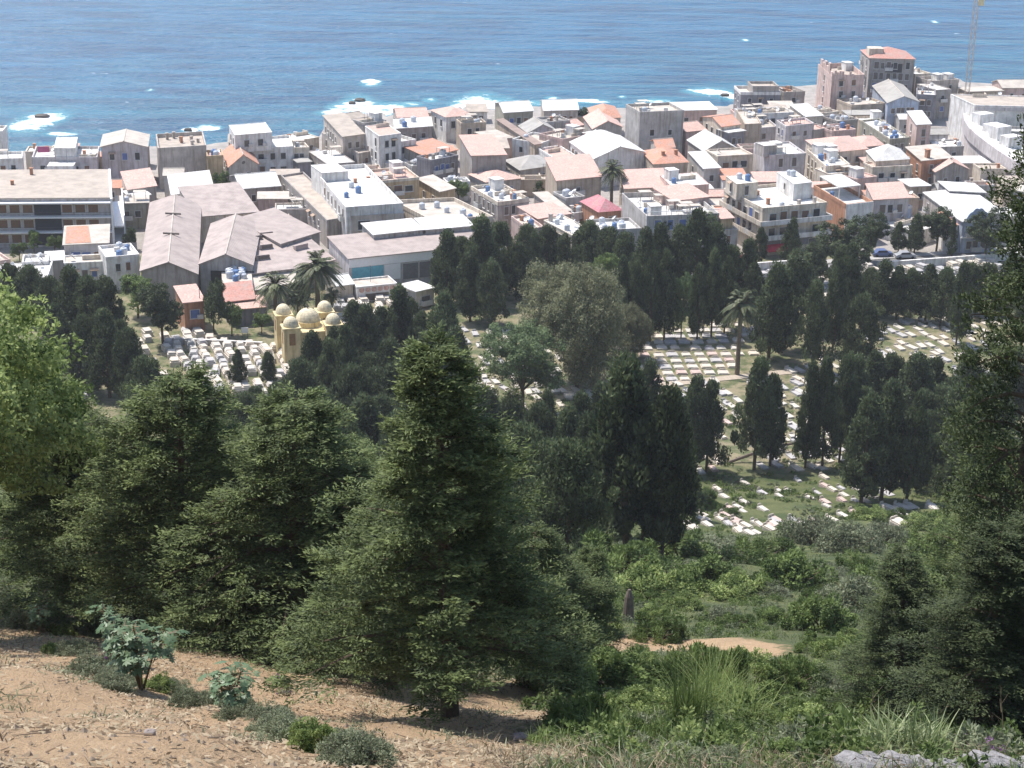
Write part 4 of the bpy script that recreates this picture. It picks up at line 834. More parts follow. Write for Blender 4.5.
def gen_shrub(seed, n, ll, lw, R=1.0, H=1.0, up=.3, nclump=46):
    g = np.random.default_rng(seed); per = n // nclump
    d = unit(g.normal(0, 1, (nclump, 3))); d[:, 2] = np.abs(d[:, 2])
    c = d * (g.uniform(.35, .92, (nclump, 1)) ** .6) * np.array([R, R, H * .9]) * (1 + .25 * np.sin(d[:, :1] * 5 + seed) * np.cos(d[:, 1:2] * 4))
    C, N, dd = clumps(g, c, g.uniform(.13, .27, nclump) * R, per, .6, .4); C[:, 2] = np.abs(C[:, 2]); m = len(C)
    D = dd + g.normal(0, .6, (m, 3)) + np.array([0, 0, up]); tone = np.repeat(g.uniform(.1, .9, nclump), per)
    return lozenges(C, D, N, g.uniform(.6, 1.3, m) * ll, g.uniform(.7, 1.3, m) * lw), np.clip(tone + g.normal(0, .16, m), 0, 1)
class Kind:
    def __init__(s, gen, mat, H):
        tr, P, T = gen; s.H = H; s.tr = tr.mesh('trunk', WOOD); s.cr = rows_mesh('crown', P, mat, T)
def tree(kind, x, y, label, H=None, W=1.0, z=None, cat='tree', name='tree', group=None, rz=None, tilt=0):
    z = hz(x, y) if z is None else z
    root = empty(name, x, y, z - .05); tag(root, label, cat, group)
    k = (H or kind.H) / kind.H; rz = RND.uniform(0, 6.28) if rz is None else rz
    root.scale = (k * W, k * W, k); root.rotation_euler = (tilt + RND.gauss(0, .02), RND.gauss(0, .02), rz)
    link('trunk', kind.tr, root); link('crown', kind.cr, root)
    return root
CYP = [Kind(gen_cypress(s, 14, 2.5 if s < 5 else 3.4, 105 if s < 5 else 135, 130, s >= 5), L_CYP, 14.0) for s in range(1, 7)]
SLIM = Kind(gen_cypress(9, 14, 1.5, 80, 90), L_CYP, 14.0)
EUC = Kind(gen_broad(21, 20, 9.6, 28, 1500, 80, .46, .13, .85, .35, .45, base=.03), L_EUC, 20.0)
PINEB = [Kind(gen_broad(s, 11, 4.6, 13, 260, 64, .40, .16, .55, .22), L_CYP, 11.0) for s in (31, 32)]
MIDB = [Kind(gen_broad(s, 8, 3.6, 11, 220, 60, .34, .14, .45, .18), L_MID, 8.0) for s in (41, 42)]
SOFT = Kind(gen_broad(51, 11, 5.2, 12, 360, 70, .34, .10, .48, .2), L_SOFT, 11.0)
CEDAR = [Kind(gen_conifer(61, 12, 4.3, 115, 46, 24, low=.20, lw=.05, ll=.165, top_pow=.66), L_CON, 12.0), Kind(gen_conifer(62, 12, 3.9, 110, 44, 24, lw=.05, ll=.165, low=.20, tilt=.2, top_pow=.62), L_CON, 12.0), Kind(gen_conifer(63, 12, 4.6, 115, 46, 24, lw=.05, ll=.165, low=.19, droop=.35, top_pow=.66), L_CON, 12.0)]
CENTRE = Kind(gen_conifer(64, 14.5, 5.0, 135, 52, 26, low=.15, lw=.055, ll=.185, top_pow=1.0), L_CON, 14.5)
LIT_TIP = Kind(gen_conifer(66, 13, 3.4, 90, 30, 18, lw=.08, ll=.25, tilt=.25, thin=.9), L_CON_LIT, 13.0)
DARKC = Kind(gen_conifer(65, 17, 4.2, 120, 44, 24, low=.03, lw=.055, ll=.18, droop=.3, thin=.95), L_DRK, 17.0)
BRIGHT = Kind(gen_broad(71, 9, 4.4, 20, 900, 70, .15, .075, .34, .2, base=.26), L_BRT, 9.0)

CYPN = 0
def cyp(px, py, H, Wd, label, kind=None, group=None, nm='cypress'):
    global CYPN
    Wd = Wd * (.88 if group and ('school' in group or 'warehouse' in group or 'street houses' in group or 'grey block' in group or 'shady' in group or 'wood below' in group) else .72); H = H * (.86 + .24 * ((CYPN * 0.618) % 1))
    pass
    x, y, z = ground(px, py); CYPN += 1
    k = kind or CYP[(CYPN * 7) % 4 if Wd / H < .48 else 4 + CYPN % 2]
    base_w = {id(SLIM): 3.0}.get(id(k), 5.0 if k in CYP[:4] else 6.8)
    return tree(k, x, y, label, H, (Wd / H) / (base_w / 14.0) if k in CYP or k is SLIM else 1.0, z, 'cypress' if nm == 'cypress' else 'tree', nm, group)
def cyprow(rowname, pts, group, form='dark cypress, {o} {r}'):
    for i, (px, py, H, Wd) in enumerate(pts): cyp(px, py, H, Wd, form.format(o=ordn(i), r=rowname), None, group)
cyprow('filling the gap under the pale green tree', [(500, 520, 12, 7), (524, 540, 12, 7), (545, 552, 11, 7), (566, 566, 10, 6.5), (484, 480, 13, 7), (510, 470, 12, 6.5), (536, 500, 12, 7)], 'shady cypress gap under the pale green tree')
cyprow('beside the yellow-green bush, from the lower tombs on', [(926, 492, 12, 6.5), (946, 484, 13, 6.5), (962, 500, 13, 7.5), (934, 462, 12, 6), (985, 490, 14, 8), (918, 470, 12, 6)], 'shady cypresses by the yellow-green bush')
# street trees along the cemetery front
for i, (px, py, H, Wd, k, lab) in enumerate([
    (759, 264, 8.5, 4.2, None, 'small dark cypress standing before the red awning'), (789, 264, 9, 4.6, None, 'dark conifer in front of the apartment house shop windows'),
    (868, 264, 11.5, 9, PINEB[0], 'big round dark pine before the grey-blue house front'), (838, 284, 12.5, 9, PINEB[1], 'broad dark pine at the corner of the cemetery wall'),
    (898, 253, 6.5, 4, None, 'short cypress between the round pine and the white paved house'), (914, 253, 9, 5, None, 'pointed cypress before the white paved house'),
    (936, 252, 9.5, 7, PINEB[0], 'wide dark tree hiding the coral roofed house corner'), (951, 259, 9, 2.2, SLIM, 'slimmest cypress on the street, like a dark pencil'),
    (985, 262, 10, 8, PINEB[1], 'umbrella-shaped dark pine before the blue-white villa')]):
    cyp(px, py, H, Wd, lab, k, 'trees along the cemetery street', 'cypress' if k is None or k is SLIM else 'pine_tree')
cyprow('in the clump before the warehouse, from the boundary wall', [(446, 304, 13.5, 7), (461, 296, 12, 6.5), (480, 304, 15, 8), (499, 296, 14, 7.5), (516, 300, 12, 6.5), (470, 322, 12, 6), (492, 326, 12, 7)], 'cypresses before the warehouse')
cyprow('in the tree screen before the pink-walled house, towards the grey block', [(528, 275, 9, 6.5), (546, 270, 8.5, 6), (566, 272, 8.5, 6.5), (588, 276, 10, 7), (607, 282, 11, 7), (624, 288, 12, 6.5)], 'trees screening the street houses')
cyprow('in the trunk row behind the grave grid, from the eucalyptus', [(620, 338, 14, 5), (634, 341, 15, 5), (650, 342, 15, 5), (664, 341, 16, 5.4), (697, 341, 15, 5), (711, 338, 15, 5.4), (724, 334, 15, 5)], 'cypress row behind the grave grid')
x, y, z = ground(681, 340); tree(SOFT, x, y, 'bare-looking grey tree among the dark trunk row behind the grave grid', 12, .5, z, 'tree', 'bare_tree')
cyprow('in the stand under the grey balustraded block, from the pink house', [(642, 312, 14, 6.5), (658, 306, 15, 6.5), (676, 304, 16, 7), (694, 306, 17, 8), (712, 308, 16, 7), (728, 306, 13, 6.5), (744, 306, 12, 5), (753, 318, 11, 5)], 'stand of cypresses under the grey block')
x, y, z = ground(802, 330); tree(PINEB[0], x, y, 'greenish broad pine behind the tall dark cypress right of the palm', 15, .8, z, 'pine', 'pine_tree')
cyprow('in the group right of the tall palm, from the palm', [(768, 361, 15.5, 9), (783, 350, 14, 7), (812, 373, 17, 7), (832, 354, 16, 6), (857, 372, 13.5, 9), (846, 330, 14, 7), (838, 305, 11, 7)], 'cypresses around the palm')
cyprow('in the dark belt before the market hall, from the apartment house', [(868, 312, 8.9, 6), (880, 318, 10.0, 7), (896, 320, 10.0, 5.5), (910, 320, 10.4, 6.5), (925, 322, 10.4, 6.5), (940, 326, 11.1, 7), (956, 345, 13.3, 5.4), (966, 316, 9.6, 7), (985, 314, 10.4, 8), (1006, 316, 10.4, 8), (1022, 330, 10.4, 7)], 'belt of cypresses before the market hall')
cyprow('on the lower tomb slope, from the dead branch on', [(754, 470, 18.5, 7.4), (770, 466, 13.5, 6), (805, 468, 16.5, 5), (822, 468, 15, 5.5), (839, 463, 16, 5.5), (861, 503, 17, 8.2), (881, 500, 15.5, 8), (906, 503, 16, 5.8)], 'cypresses on the lower tomb slope')
cyprow('in the shady stand behind the lower slope cypresses', [(849, 440, 11.9, 6.5), (868, 432, 12.8, 6.5), (888, 424, 11.9, 6.5), (910, 444, 12.8, 7), (928, 432, 11.9, 6), (945, 446, 11.9, 6.5), (963, 436, 12.8, 7), (985, 445, 11.9, 7), (1005, 430, 11.9, 7), (860, 462, 11.0, 6)], 'shady cypress stand')
cyprow('in the middle grove below the eucalyptus, from the pale green tree', [(549, 466, 12, 5), (577, 500, 14, 7), (598, 476, 14, 7.5), (619, 470, 15, 7), (643, 470, 15.5, 6.5), (603, 540, 14.5, 8), (626, 556, 16, 9), (643, 540, 15, 7), (661, 560, 17, 6.6), (690, 474, 13.5, 6.5), (706, 472, 14, 6), (668, 500, 14, 6.5), (585, 525, 13, 7), (683, 520, 11, 5.5), (560, 520, 13, 7)], 'middle grove of cypresses')
cyprow('around the yellow domed tomb, from the tomb field', [(238, 387, 6.5, 3.4), (269, 384, 6, 3.6), (314, 398, 10.5, 6), (330, 416, 13, 6), (347, 420, 14, 6.5), (366, 388, 13.5, 8), (382, 372, 12, 7), (400, 374, 14, 8), (420, 380, 12, 7), (306, 420, 9, 5), (356, 360, 10, 6.5), (408, 352, 10, 6.5), (335, 376, 8, 5)], 'cypresses around the domed tomb')
cyprow('in the wood below the domed tomb, row by row downhill', [(352, 462, 14, 7.5), (374, 452, 14, 7), (394, 462, 14, 7), (416, 474, 14, 7.5), (434, 446, 14, 7), (302, 440, 12, 7), (322, 472, 13, 7), (280, 430, 7, 5.5), (256, 424, 6, 5), (334, 506, 14, 7), (366, 506, 14, 7.5), (402, 514, 14, 7.5), (432, 508, 14, 7), (444, 474, 13, 7), (456, 436, 14, 7), (440, 402, 17, 7.5), (456, 412, 14, 7), (424, 424, 13, 7), (392, 424, 13, 7), (372, 424, 12, 6.5), (408, 444, 13, 7), (382, 488, 13, 7), (420, 540, 13, 7), (300, 500, 12, 7), (350, 536, 13, 7)], 'wood below the domed tomb')
cyprow('in the dark wood under the school, going downhill', [(14, 318, 9, 6), (32, 322, 10, 7), (52, 334, 11, 6.5), (74, 346, 13, 7), (94, 350, 13, 7.5), (112, 356, 12, 6.5), (60, 384, 13, 7), (86, 392, 13, 7), (110, 398, 13, 7), (132, 404, 12, 7), (152, 410, 8, 6), (176, 420, 5, 5), (122, 378, 10, 6), (200, 420, 4.5, 5), (224, 424, 5, 5), (40, 420, 13, 7), (150, 440, 12, 7), (185, 452, 9, 6), (216, 448, 8, 6), (245, 456, 9, 6), (272, 470, 11, 6)], 'dark wood under the school')
for px, py, k, H, Ws, lab, nm in [
    (163, 345, PINEB[0], 11.5, .95, 'large round dark tree beside the brick hut', 'pine_tree'), (138, 318, MIDB[0], 8, 1.1, 'mid green tree with flat yellowish crown against the long shed', 'tree'),
    (214, 335, PINEB[1], 10.5, .55, 'slim dark tree right beside the brick hut', 'tree'), (232, 336, MIDB[1], 6, .9, 'low green tree before the rust-red lean-to', 'tree'),
    (262, 334, MIDB[0], 4, 1.0, 'small bright green tree in the shade left of the domed tomb', 'tree'), (300, 312, PINEB[1], 8, .7, 'dark bushy tree between the two date palms', 'tree'),
    (283, 170, MIDB[0], 5.4, 1.15, 'round green tree in front of the white villa by the sea', 'tree'), (458, 203, MIDB[1], 5.2, 1.1, 'rounded green tree beside the ochre house in town', 'tree'),
    (583, 125, PINEB[0], 5, 1.0, 'dark round bush by the white gabled seafront house', 'tree'), (222, 196, MIDB[1], 5.6, .8, 'grey-green tree at the corner of the orange gabled house', 'tree'),
    (20, 262, MIDB[0], 4, 1, 'dark green bush before the school galleries', 'tree'), (55, 255, MIDB[1], 4, 1, 'bright green bush under the school wall', 'tree'), (34, 252, MIDB[0], 4.5, .9, 'leafy green bush between school and dormer house', 'tree'),
    (130, 250, PINEB[1], 5, .8, 'dark tree at the side of the school stair', 'tree'), (566, 205, PINEB[1], 4, 1.0, 'grey-green bush behind the narrow cream roof strip', 'tree'),
    (540, 196, MIDB[0], 4, 1.0, 'dusty tree beside the pink hipped roof', 'tree'), (830, 206, MIDB[0], 4.5, 1, 'dark green creeper tree on the brick-sided house', 'tree'),
    (816, 290, PINEB[0], 9.5, .95, 'bright topped round pine inside the cemetery wall', 'pine_tree'), (740, 330, PINEB[1], 9, .9, 'dark tree behind the tall palm', 'tree'),
    (655, 262, PINEB[1], 9, .9, 'dark tree against the windows of the grey block', 'tree'), (700, 262, PINEB[0], 10.5, 1.0, 'largest dark tree in front of the grey block terrace', 'tree'),
    (622, 262, PINEB[0], 7, .8, 'dark tree before the pale grey street house', 'tree'), (605, 300, MIDB[1], 9, .8, 'lighter green tree at the edge of the eucalyptus crown', 'tree')]:
    x, y, z = ground(px, py); tree(k, x, y, lab, H, Ws, z, 'tree', nm)
x, y, z = ground(576, 388); tree(EUC, x, y, 'huge olive brown eucalyptus with pale bare branch in the cemetery', 20.5, 1.0, z, 'eucalyptus', 'eucalyptus_tree', rz=.6)
x, y, z = ground(628, 360); tree(EUC, x, y, 'smaller drooping eucalyptus leaning over the grave grid corner', 10, .9, z, 'eucalyptus', 'eucalyptus_tree', rz=2.2)
x, y, z = ground(522, 418); tree(SOFT, x, y, 'soft pale green rounded tree below the eucalyptus', 15.0, 1.15, z, 'tree', 'tree')
x, y, z = ground(512, 470); tree(LIT_TIP, x, y, 'shorter added conifer, coloured as the sunlit centre tree tip, beside the pale green tree', 12, 1.1, z, 'conifer', 'conifer')  # added tree, painted in the centre tree's sunlit tip colour

# palms
def palm_meshes(seed, H, nf, FL, fat=.32):
    g = np.random.default_rng(seed); tr = MB().tube([(0, 0, -.5), (.05, 0, H * .5), (0, 0, H)], [fat * 1.25, fat, fat * 1.05], 10); P = []; T = []
    for i in range(nf):
        az = i * 2.39996; el = g.uniform(-.35, 1.35); L = FL * g.uniform(.8, 1.05); h = np.array([cos(az), sin(az), 0]); lat = np.array([-h[1], h[0], 0])
        s = np.linspace(.04, 1, 26)
        pos = np.array([0, 0, H])[None] + h[None] * (L * np.cos(el) * s)[:, None] + np.array([0, 0, 1])[None] * (L * (np.sin(el) * s - .62 * s * s * (1.1 - .25 * el)))[:, None]
        tan_ = unit(np.gradient(pos, axis=0))
        for sg in (-1, 1):
            ll = FL * .2 * np.sin(np.clip(s * 2.6 + .35, 0, pi)) + .05
            d = tan_ * .75 + lat * sg * .75 - np.array([0, 0, .32]); c = pos + unit(d) * (ll * .5)[:, None]
            P.append(lozenges(c, d, np.array([0, 0, 1.0])[None] + lat * sg * -.3 + g.normal(0, .15, (26, 3)), ll, np.full(26, .11 * FL / 3.4))); T.append(np.clip(g.uniform(.2, .8) + g.normal(0, .1, 26) + .25 * (el > .4), 0, 1))
        tr.tube([pos[0], pos[8], pos[17], pos[25]], [.05, .035, .02, .008], 4)
    return tr.mesh('trunk', plain('palm_trunk', (.20, .15, .10), .9, var=.5, scale=5)), rows_mesh('fronds', np.concatenate(P), L_PLM, np.concatenate(T))
PALM = [palm_meshes(81, 7, 64, 4.2), palm_meshes(82, 9, 58, 3.8)]
for px, py, i, H, lab in [(276, 324, 0, 7.2, 'dark date palm left of the two domes, beside the lean-to'), (318, 318, 0, 9.4, 'largest date palm with splayed crown behind the domed tomb'), (298, 322, 0, 4.6, 'short date palm squeezed between two taller palms'), (332, 316, 0, 4.0, 'low pale green palm drooping over the tomb field'), (737, 375, 1, 12, 'lone tall palm with silvery crown beside the grave grid'), (611, 212, 1, 9.5, 'town palm standing among the roofs next to the salmon house')]:
    x, y, z = ground(px, py); r = empty('palm_tree', x, y, z); tag(r, lab, 'palm', 'palm trees'); k = H / (7, 9)[i]; r.rotation_euler = (0, 0, RND.uniform(0, 6)); r.scale = (k if i == 0 else 1.05,) * 2 + (k,)
    link('trunk', PALM[i][0], r); link('fronds', PALM[i][1], r)

# ------------------------------------------------------------------ near hillside trees
def place(kind, X, Y, lab, H, Ws=1.0, nm='conifer', rz=None, cat='conifer', group='conifers on the near slope'):
    return tree(kind, X, Y, lab, H, Ws, None, cat, nm, group, rz)
x, y, z = ground(450, 716); place(CENTRE, x, y, 'large feathery conifer standing free in the middle of the dirt slope', 9.3, 1.1, rz=.4)
for px, py, k, H, Ws, lab in [
    (236, 652, 0, 8.0, 1.3, 'feathery conifer with forked trunk above the leafy bank'), (186, 648, 1, 9.2, 1.15, 'dark conifer whose trunk shows behind the castor plant'),
    (300, 664, 2, 8.5, 1.3, 'conifer touching the shade of the big centre tree'), (352, 672, 1, 7.0, 1.3, 'shaded conifer directly behind the big centre tree'),
    (100, 622, 0, 7.6, 1.3, 'dark conifer under the bright green tree'),
    (268, 655, 1, 7.2, 1.35, 'bushy conifer between the forked one and the centre tree shade'), (140, 640, 2, 7.6, 1.3, 'bushy dark conifer just behind the tall castor plant'), (325, 660, 0, 8.2, 1.2, 'leaning conifer crowding the centre tree'), (392, 690, 2, 5.6, 1.3, 'low conifer at the shady side of the centre tree'), (418, 676, 1, 7.6, 1.25, 'conifer whose crown merges into the back of the centre tree'), (528, 688, 0, 5.6, 1.4, 'lower conifer crown spreading beside the centre tree trunk'), (560, 672, 1, 4.2, 1.5, 'low bushy conifer on the lit side of the centre tree')]:
    x, y, z = ground(px, py); place(CEDAR[k], x, y, lab, H, Ws)
for X, Y, k, H, Ws, lab in [(-17, 62, 2, 9.6, 1.1, 'tall conifer behind the bright green tree'), (-9.5, 64, 0, 8.6, 1.1, 'spire-topped conifer in the middle of the near wood'), (-5.5, 58, 1, 8.6, 1.1, 'conifer filling the gap behind the forked trunk'),
        (-14.5, 74, 1, 9.5, 1.1, 'conifer on the falling slope under the tomb field'), (-22, 80, 0, 11, 1, 'conifer at the shaded edge of the near wood'), (-8, 84, 2, 9.5, 1.1, 'conifer low on the slope below the domed tomb'), (-2.5, 70, 0, 9, 1, 'conifer behind and below the big centre tree'), (-17, 96, 2, 11, 1.1, 'far conifer at the foot of the near wood'), (-4, 100, 1, 10, 1.1, 'lowest conifer behind the big centre tree'), (2.9, 60, 2, 5.0, 1.0, 'small conifer at the lit side of the big centre tree')]:
    place(CEDAR[k], X, Y, lab, H, Ws)
place(BRIGHT, -15.6, 46.5, 'bright yellow-green leafy tree at the edge of the dirt path', 10.6, 1.0, 'leafy_tree', cat='tree', group=None)
place(BRIGHT, -19.0, 56, 'second bright leafy tree behind the first, half out of view', 11.5, .9, 'leafy_tree', cat='tree', group=None, rz=1.0)
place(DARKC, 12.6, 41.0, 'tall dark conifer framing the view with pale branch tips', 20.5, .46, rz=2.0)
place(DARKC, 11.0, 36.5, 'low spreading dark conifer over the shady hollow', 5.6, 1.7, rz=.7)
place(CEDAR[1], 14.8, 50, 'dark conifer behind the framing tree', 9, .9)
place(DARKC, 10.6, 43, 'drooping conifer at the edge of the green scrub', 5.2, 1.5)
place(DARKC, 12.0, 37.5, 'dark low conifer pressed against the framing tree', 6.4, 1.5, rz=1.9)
# ------------------------------------------------------------------ shrubs, plants, grass on the slope
SHR = [rows_mesh('foliage', *(lambda q: (q[0], L_MID, q[1]))(gen_shrub(91, 9000, .10, .045))), rows_mesh('foliage', *(lambda q: (q[0], L_BRT, q[1]))(gen_shrub(92, 9000, .09, .045))), rows_mesh('foliage', *(lambda q: (q[0], L_GRY, q[1]))(gen_shrub(93, 9000, .10, .032))), rows_mesh('foliage', *(lambda q: (q[0], L_MID, q[1]))(gen_shrub(94, 8000, .15, .035, up=1.0)))]
STEMS = MB()
for i in range(9):
    a_ = i * 2.4; STEMS.tube([(0, 0, -.15), (.3 * cos(a_), .3 * sin(a_), .35), (.62 * cos(a_), .62 * sin(a_), .6)], [.03, .02, .008], 4)
STEMS = STEMS.mesh('stem', WOOD)
def shrub(X, Y, k, R, H, lab, group='shrubs on the hillside', cat='shrub'):
    r = empty('shrub', X, Y, hz(X, Y) - .05, RND.uniform(0, 6.28)); r.scale = (R, R, H); tag(r, lab, cat, group)
    link('stem', STEMS, r); link('foliage', SHR[k], r); return r
named = [(650, 600, 1, 2.6, 2.2, 'bright green broom-like mound left of the earth clearing'), (620, 575, 3, 3.4, 2.6, 'feathery green bush between centre tree and cypress grove'), (700, 592, 0, 2.6, 2.2, 'dense green bush above the earth clearing'), (742, 600, 1, 2.0, 1.5, 'fresh green bush with broad leaves beside the clearing'), (790, 590, 0, 2.8, 2.6, 'dark rounded bush under the grey-green ones'), (815, 545, 2, 3.6, 3.2, 'round grey-green bush below the scattered tombs'), (850, 552, 2, 3.2, 3.0, 'second grey-green bush touching the round one'), (880, 545, 2, 2.8, 2.6, 'pale grey bush under the lower slope cypresses'), (680, 560, 0, 3.2, 2.2, 'wide low bush under the tallest dark cypress'), (720, 555, 2, 3.0, 1.6, 'low greyish bush on the grassy tomb slope'), (760, 565, 3, 3.0, 1.8, 'loose bush on the grassy tomb slope edge'), (900, 600, 0, 3.0, 2.6, 'dark bush in the shade of the framing conifer'), (860, 610, 2, 2.4, 2.2, 'soft bush at the rim of the shady hollow'), (820, 630, 0, 1.8, 1.8, 'bush at the rim of the earth clearing, hollow side'), (660, 640, 3, 1.3, 1.1, 'tuft-like bush at the start of the clearing'), (585, 640, 1, 1.9, 1.8, 'light green bush leaning on the centre tree'), (560, 690, 1, 1.3, 1.2, 'light green bush below the centre tree'), (610, 690, 0, 1.5, 1.4, 'leafy bush between centre tree and tall grass'), (700, 690, 3, 1.5, 1.4, 'upright grassy bush in front of the clearing'), (745, 680, 1, 1.2, 1.1, 'fresh bush in front of the clearing, hollow side'), (790, 690, 3, 1.2, 1.2, 'wispy bush before the shady hollow'), (640, 720, 1, 1.0, .8, 'low bright bush at the lower path edge'), (940, 560, 0, 2.8, 2.8, 'dark bush against the framing conifer'), (960, 620, 0, 2.2, 2.2, 'shaded bush deep in the hollow'), (540, 600, 0, 2.2, 2.0, 'bush half hidden by the centre tree crown'), (870, 520, 1, 2.2, 1.6, 'yellowish bush beside the lower tombs'), (930, 530, 1, 2.6, 2.0, 'yellow-green bush near the framing conifer'), (900, 700, 0, 1.1, .9, 'small dark bush at the hollow floor'), (830, 700, 2, 1.1, .9, 'grey bush before the hollow')]
for px, py, k, R, H, lab in named:
    x, y, z = ground(px, py); shrub(x, y, k, R * 1.1, H * 1.1, lab)
rg = np.random.default_rng(7); n = 0
while n < 135:
    px = rg.uniform(560, 1010); py = rg.uniform(500, 735)
    x, y, z = ground(px, py); s_ = (.3 + .5 * rg.random()) * (.7 + y / 80)
    if dirtmask(np.array(x), np.array(y)) > .3 or (py > 690 and px > 850): continue
    if 480 < py < 540 and rg.random() < .5: s_ *= .6
    n += 1; shrub(x, y, int(rg.choice([0, 1, 1, 2, 3, 3])), s_, s_ * rg.uniform(.5, .9), 'small wild green shrub in the scrub between conifers and tombs', 'small shrubs of the scrub')
rw = random.Random(21); rim = [(20, 610, 2, .9, 1.0), (48, 622, 2, .8, .9), (0, 600, 2, 1.0, 1.1), (75, 655, 2, .6, .5), (92, 676, 2, .7, .5), (60, 636, 1, .5, .4), (110, 690, 2, .5, .35), (352, 762, 2, .5, .4)]
for i in range(30):
    q = i / 29; rim.append((60 + 300 * q + rw.uniform(-14, 14), 652 + 112 * q + rw.uniform(-12, 8), rw.choice((2, 2, 2, 2, 2, 1)), rw.uniform(.2, .48), rw.uniform(.2, .42)))
for i in range(12): rim.append((rw.uniform(0, 120), rw.uniform(596, 640), 2, rw.uniform(.5, .9), rw.uniform(.5, .9)))
rim.sort(key=lambda v: v[0])
for i, (px, py, k, R, H) in enumerate(rim):
    x, y, z = ground(px, py); shrub(x, y, k, R * 1.0, H * 1.0, 'dusty grey-green weed bush, %s along the dirt path rim going downhill' % ordn(i), 'weeds along the path rim', 'weed')
rg = np.random.default_rng(77); n = 0
while n < 62:
    px = rg.uniform(590, 1000); py = rg.uniform(690, 768); x, y, z = ground(px, py)
    if dirtmask(np.array(x), np.array(y)) > .35 or (px > 845 and py > 742): continue
    n += 1; s_ = rg.uniform(.25, .55); shrub(x, y, int(rg.choice([0, 1, 1, 2, 3])), s_, s_ * rg.uniform(.5, .9), 'small leafy green shrub in the scrub nearest the viewer', 'nearest scrub shrubs')
# undergrowth too thick to count, between the shrubs, and weeds between the graves
def thicket(name, n, sampler, mat, size, seed, leaves=420, ll=.16, lw=.06):
    g = np.random.default_rng(seed); xy = sampler(g, n); P = []; T = []
    protos = [gen_shrub(seed + i, leaves, ll, lw, 1, .6, .5, 12) for i in range(4)]
    for i, (x, y) in enumerate(xy):
        q, tn = protos[i % 4]; a = g.uniform(0, 6.28); s_ = size * g.uniform(.5, 1.3); R_ = np.array([[cos(a), sin(a), 0], [-sin(a), cos(a), 0], [0, 0, 1]])
        P.append(q @ R_ * s_ + np.array([x, y, hz(x, y) - .05])); T.append(np.clip(tn + g.normal(0, .15), 0, 1))
    tag(link(name, rows_mesh(name, np.concatenate(P), mat, np.concatenate(T))), None, None, None, 'stuff')
def s_slope(g, n):
    Y = g.uniform(24, 215, n * 3); X = g.uniform(-.02, .33, n * 3) * Y; return np.column_stack([X, Y])[dirtmask(X, Y) < .2][:n]
def s_yard(g, n):
    Y = g.uniform(195, 268, n * 4); X = g.uniform(-.05, .30, n * 4) * Y; k = np.sin(X * .21 + 1) * np.sin(Y * .17 + X * .05) + g.normal(0, .35, n * 4) > .1; return np.column_stack([X, Y])[k][:n]
thicket('undergrowth', 420, s_slope, L_MID, .9, 801)
thicket('undergrowth', 260, s_slope, L_BRT, .7, 811)
thicket('undergrowth', 260, s_slope, L_GRY, .7, 821)
thicket('graveyard_weeds', 900, s_yard, L_MID, .8, 831, 160, .34, .12)
thicket('graveyard_weeds', 600, s_yard, L_GRY, .7, 841, 160, .34, .12)
# castor plants
def star(g, c, R, nrm, az):
    nrm = nrm / np.linalg.norm(nrm); a = np.cross(nrm, [0.3, .2, 1.0]); a /= np.linalg.norm(a); b = np.cross(nrm, a); P = []
    for k in range(7):
        th = az + (k - 3) * .78; d = a * cos(th) + b * sin(th); s = np.cross(nrm, d); L = R * (1 - .09 * abs(k - 3)); w = R * .17
        P.append(np.array([c, c + d * L * .5 + s * w - nrm * .03, c + d * L - nrm * R * .18, c + d * L * .5 - s * w - nrm * .03]))
    return P
def castor(seed, X, Y, H, nl, lab, spread=.55):
    g = np.random.default_rng(seed); tr = MB(); P = []; T = []
    ends = []
    for i in range(6):
        a = g.uniform(0, 6.28); e = np.array([cos(a) * spread * H * g.uniform(.2, .7), sin(a) * spread * H * g.uniform(.2, .7), H * g.uniform(.55, 1.0)]); ends.append(e)
        tr.tube([(0, 0, -.1), tuple(e * .5 + np.array([0, 0, .08 * H])), tuple(e)], [.035, .025, .012], 5)
    for i in range(nl):
        e = ends[i % 6] * g.uniform(.45, 1.0); a = g.uniform(0, 6.28); c = e + np.array([cos(a), sin(a), g.uniform(-.1, .5)]) * g.uniform(.1, .42)
        tr.tube([tuple(e), tuple(c)], [.012, .008], 3)
        q = star(g, c, g.uniform(.09, .2), np.array([cos(a) * .5, sin(a) * .5, 1.0]) + g.normal(0, .2, 3), a); P += q; T += [np.clip(g.uniform(.2, .95), 0, 1)] * 7
    r = empty('castor_plant', X, Y, hz(X, Y)); tag(r, lab, 'plant', 'castor plants')
    link('stem', tr.mesh('stem', plain('green_stem', (.16, .12, .06), .6)), r); link('foliage', rows_mesh('foliage', np.array(P), L_CAS, np.array(T)), r)
for i, (px, py, H, nl, lab) in enumerate([(142, 690, 2.0, 110, 'tall castor plant with star-shaped leaves on the dirt bank'), (115, 664, 1.5, 60, 'castor plant growing behind the tall one'), (232, 712, .9, 36, 'low spreading castor plant beside the dirt path'), (40, 632, 1.1, 36, 'bluish castor plant among the grey weeds')]):
    x, y, z = ground(px, py); castor(300 + i, x, y, H, int(nl * 2.2), lab)
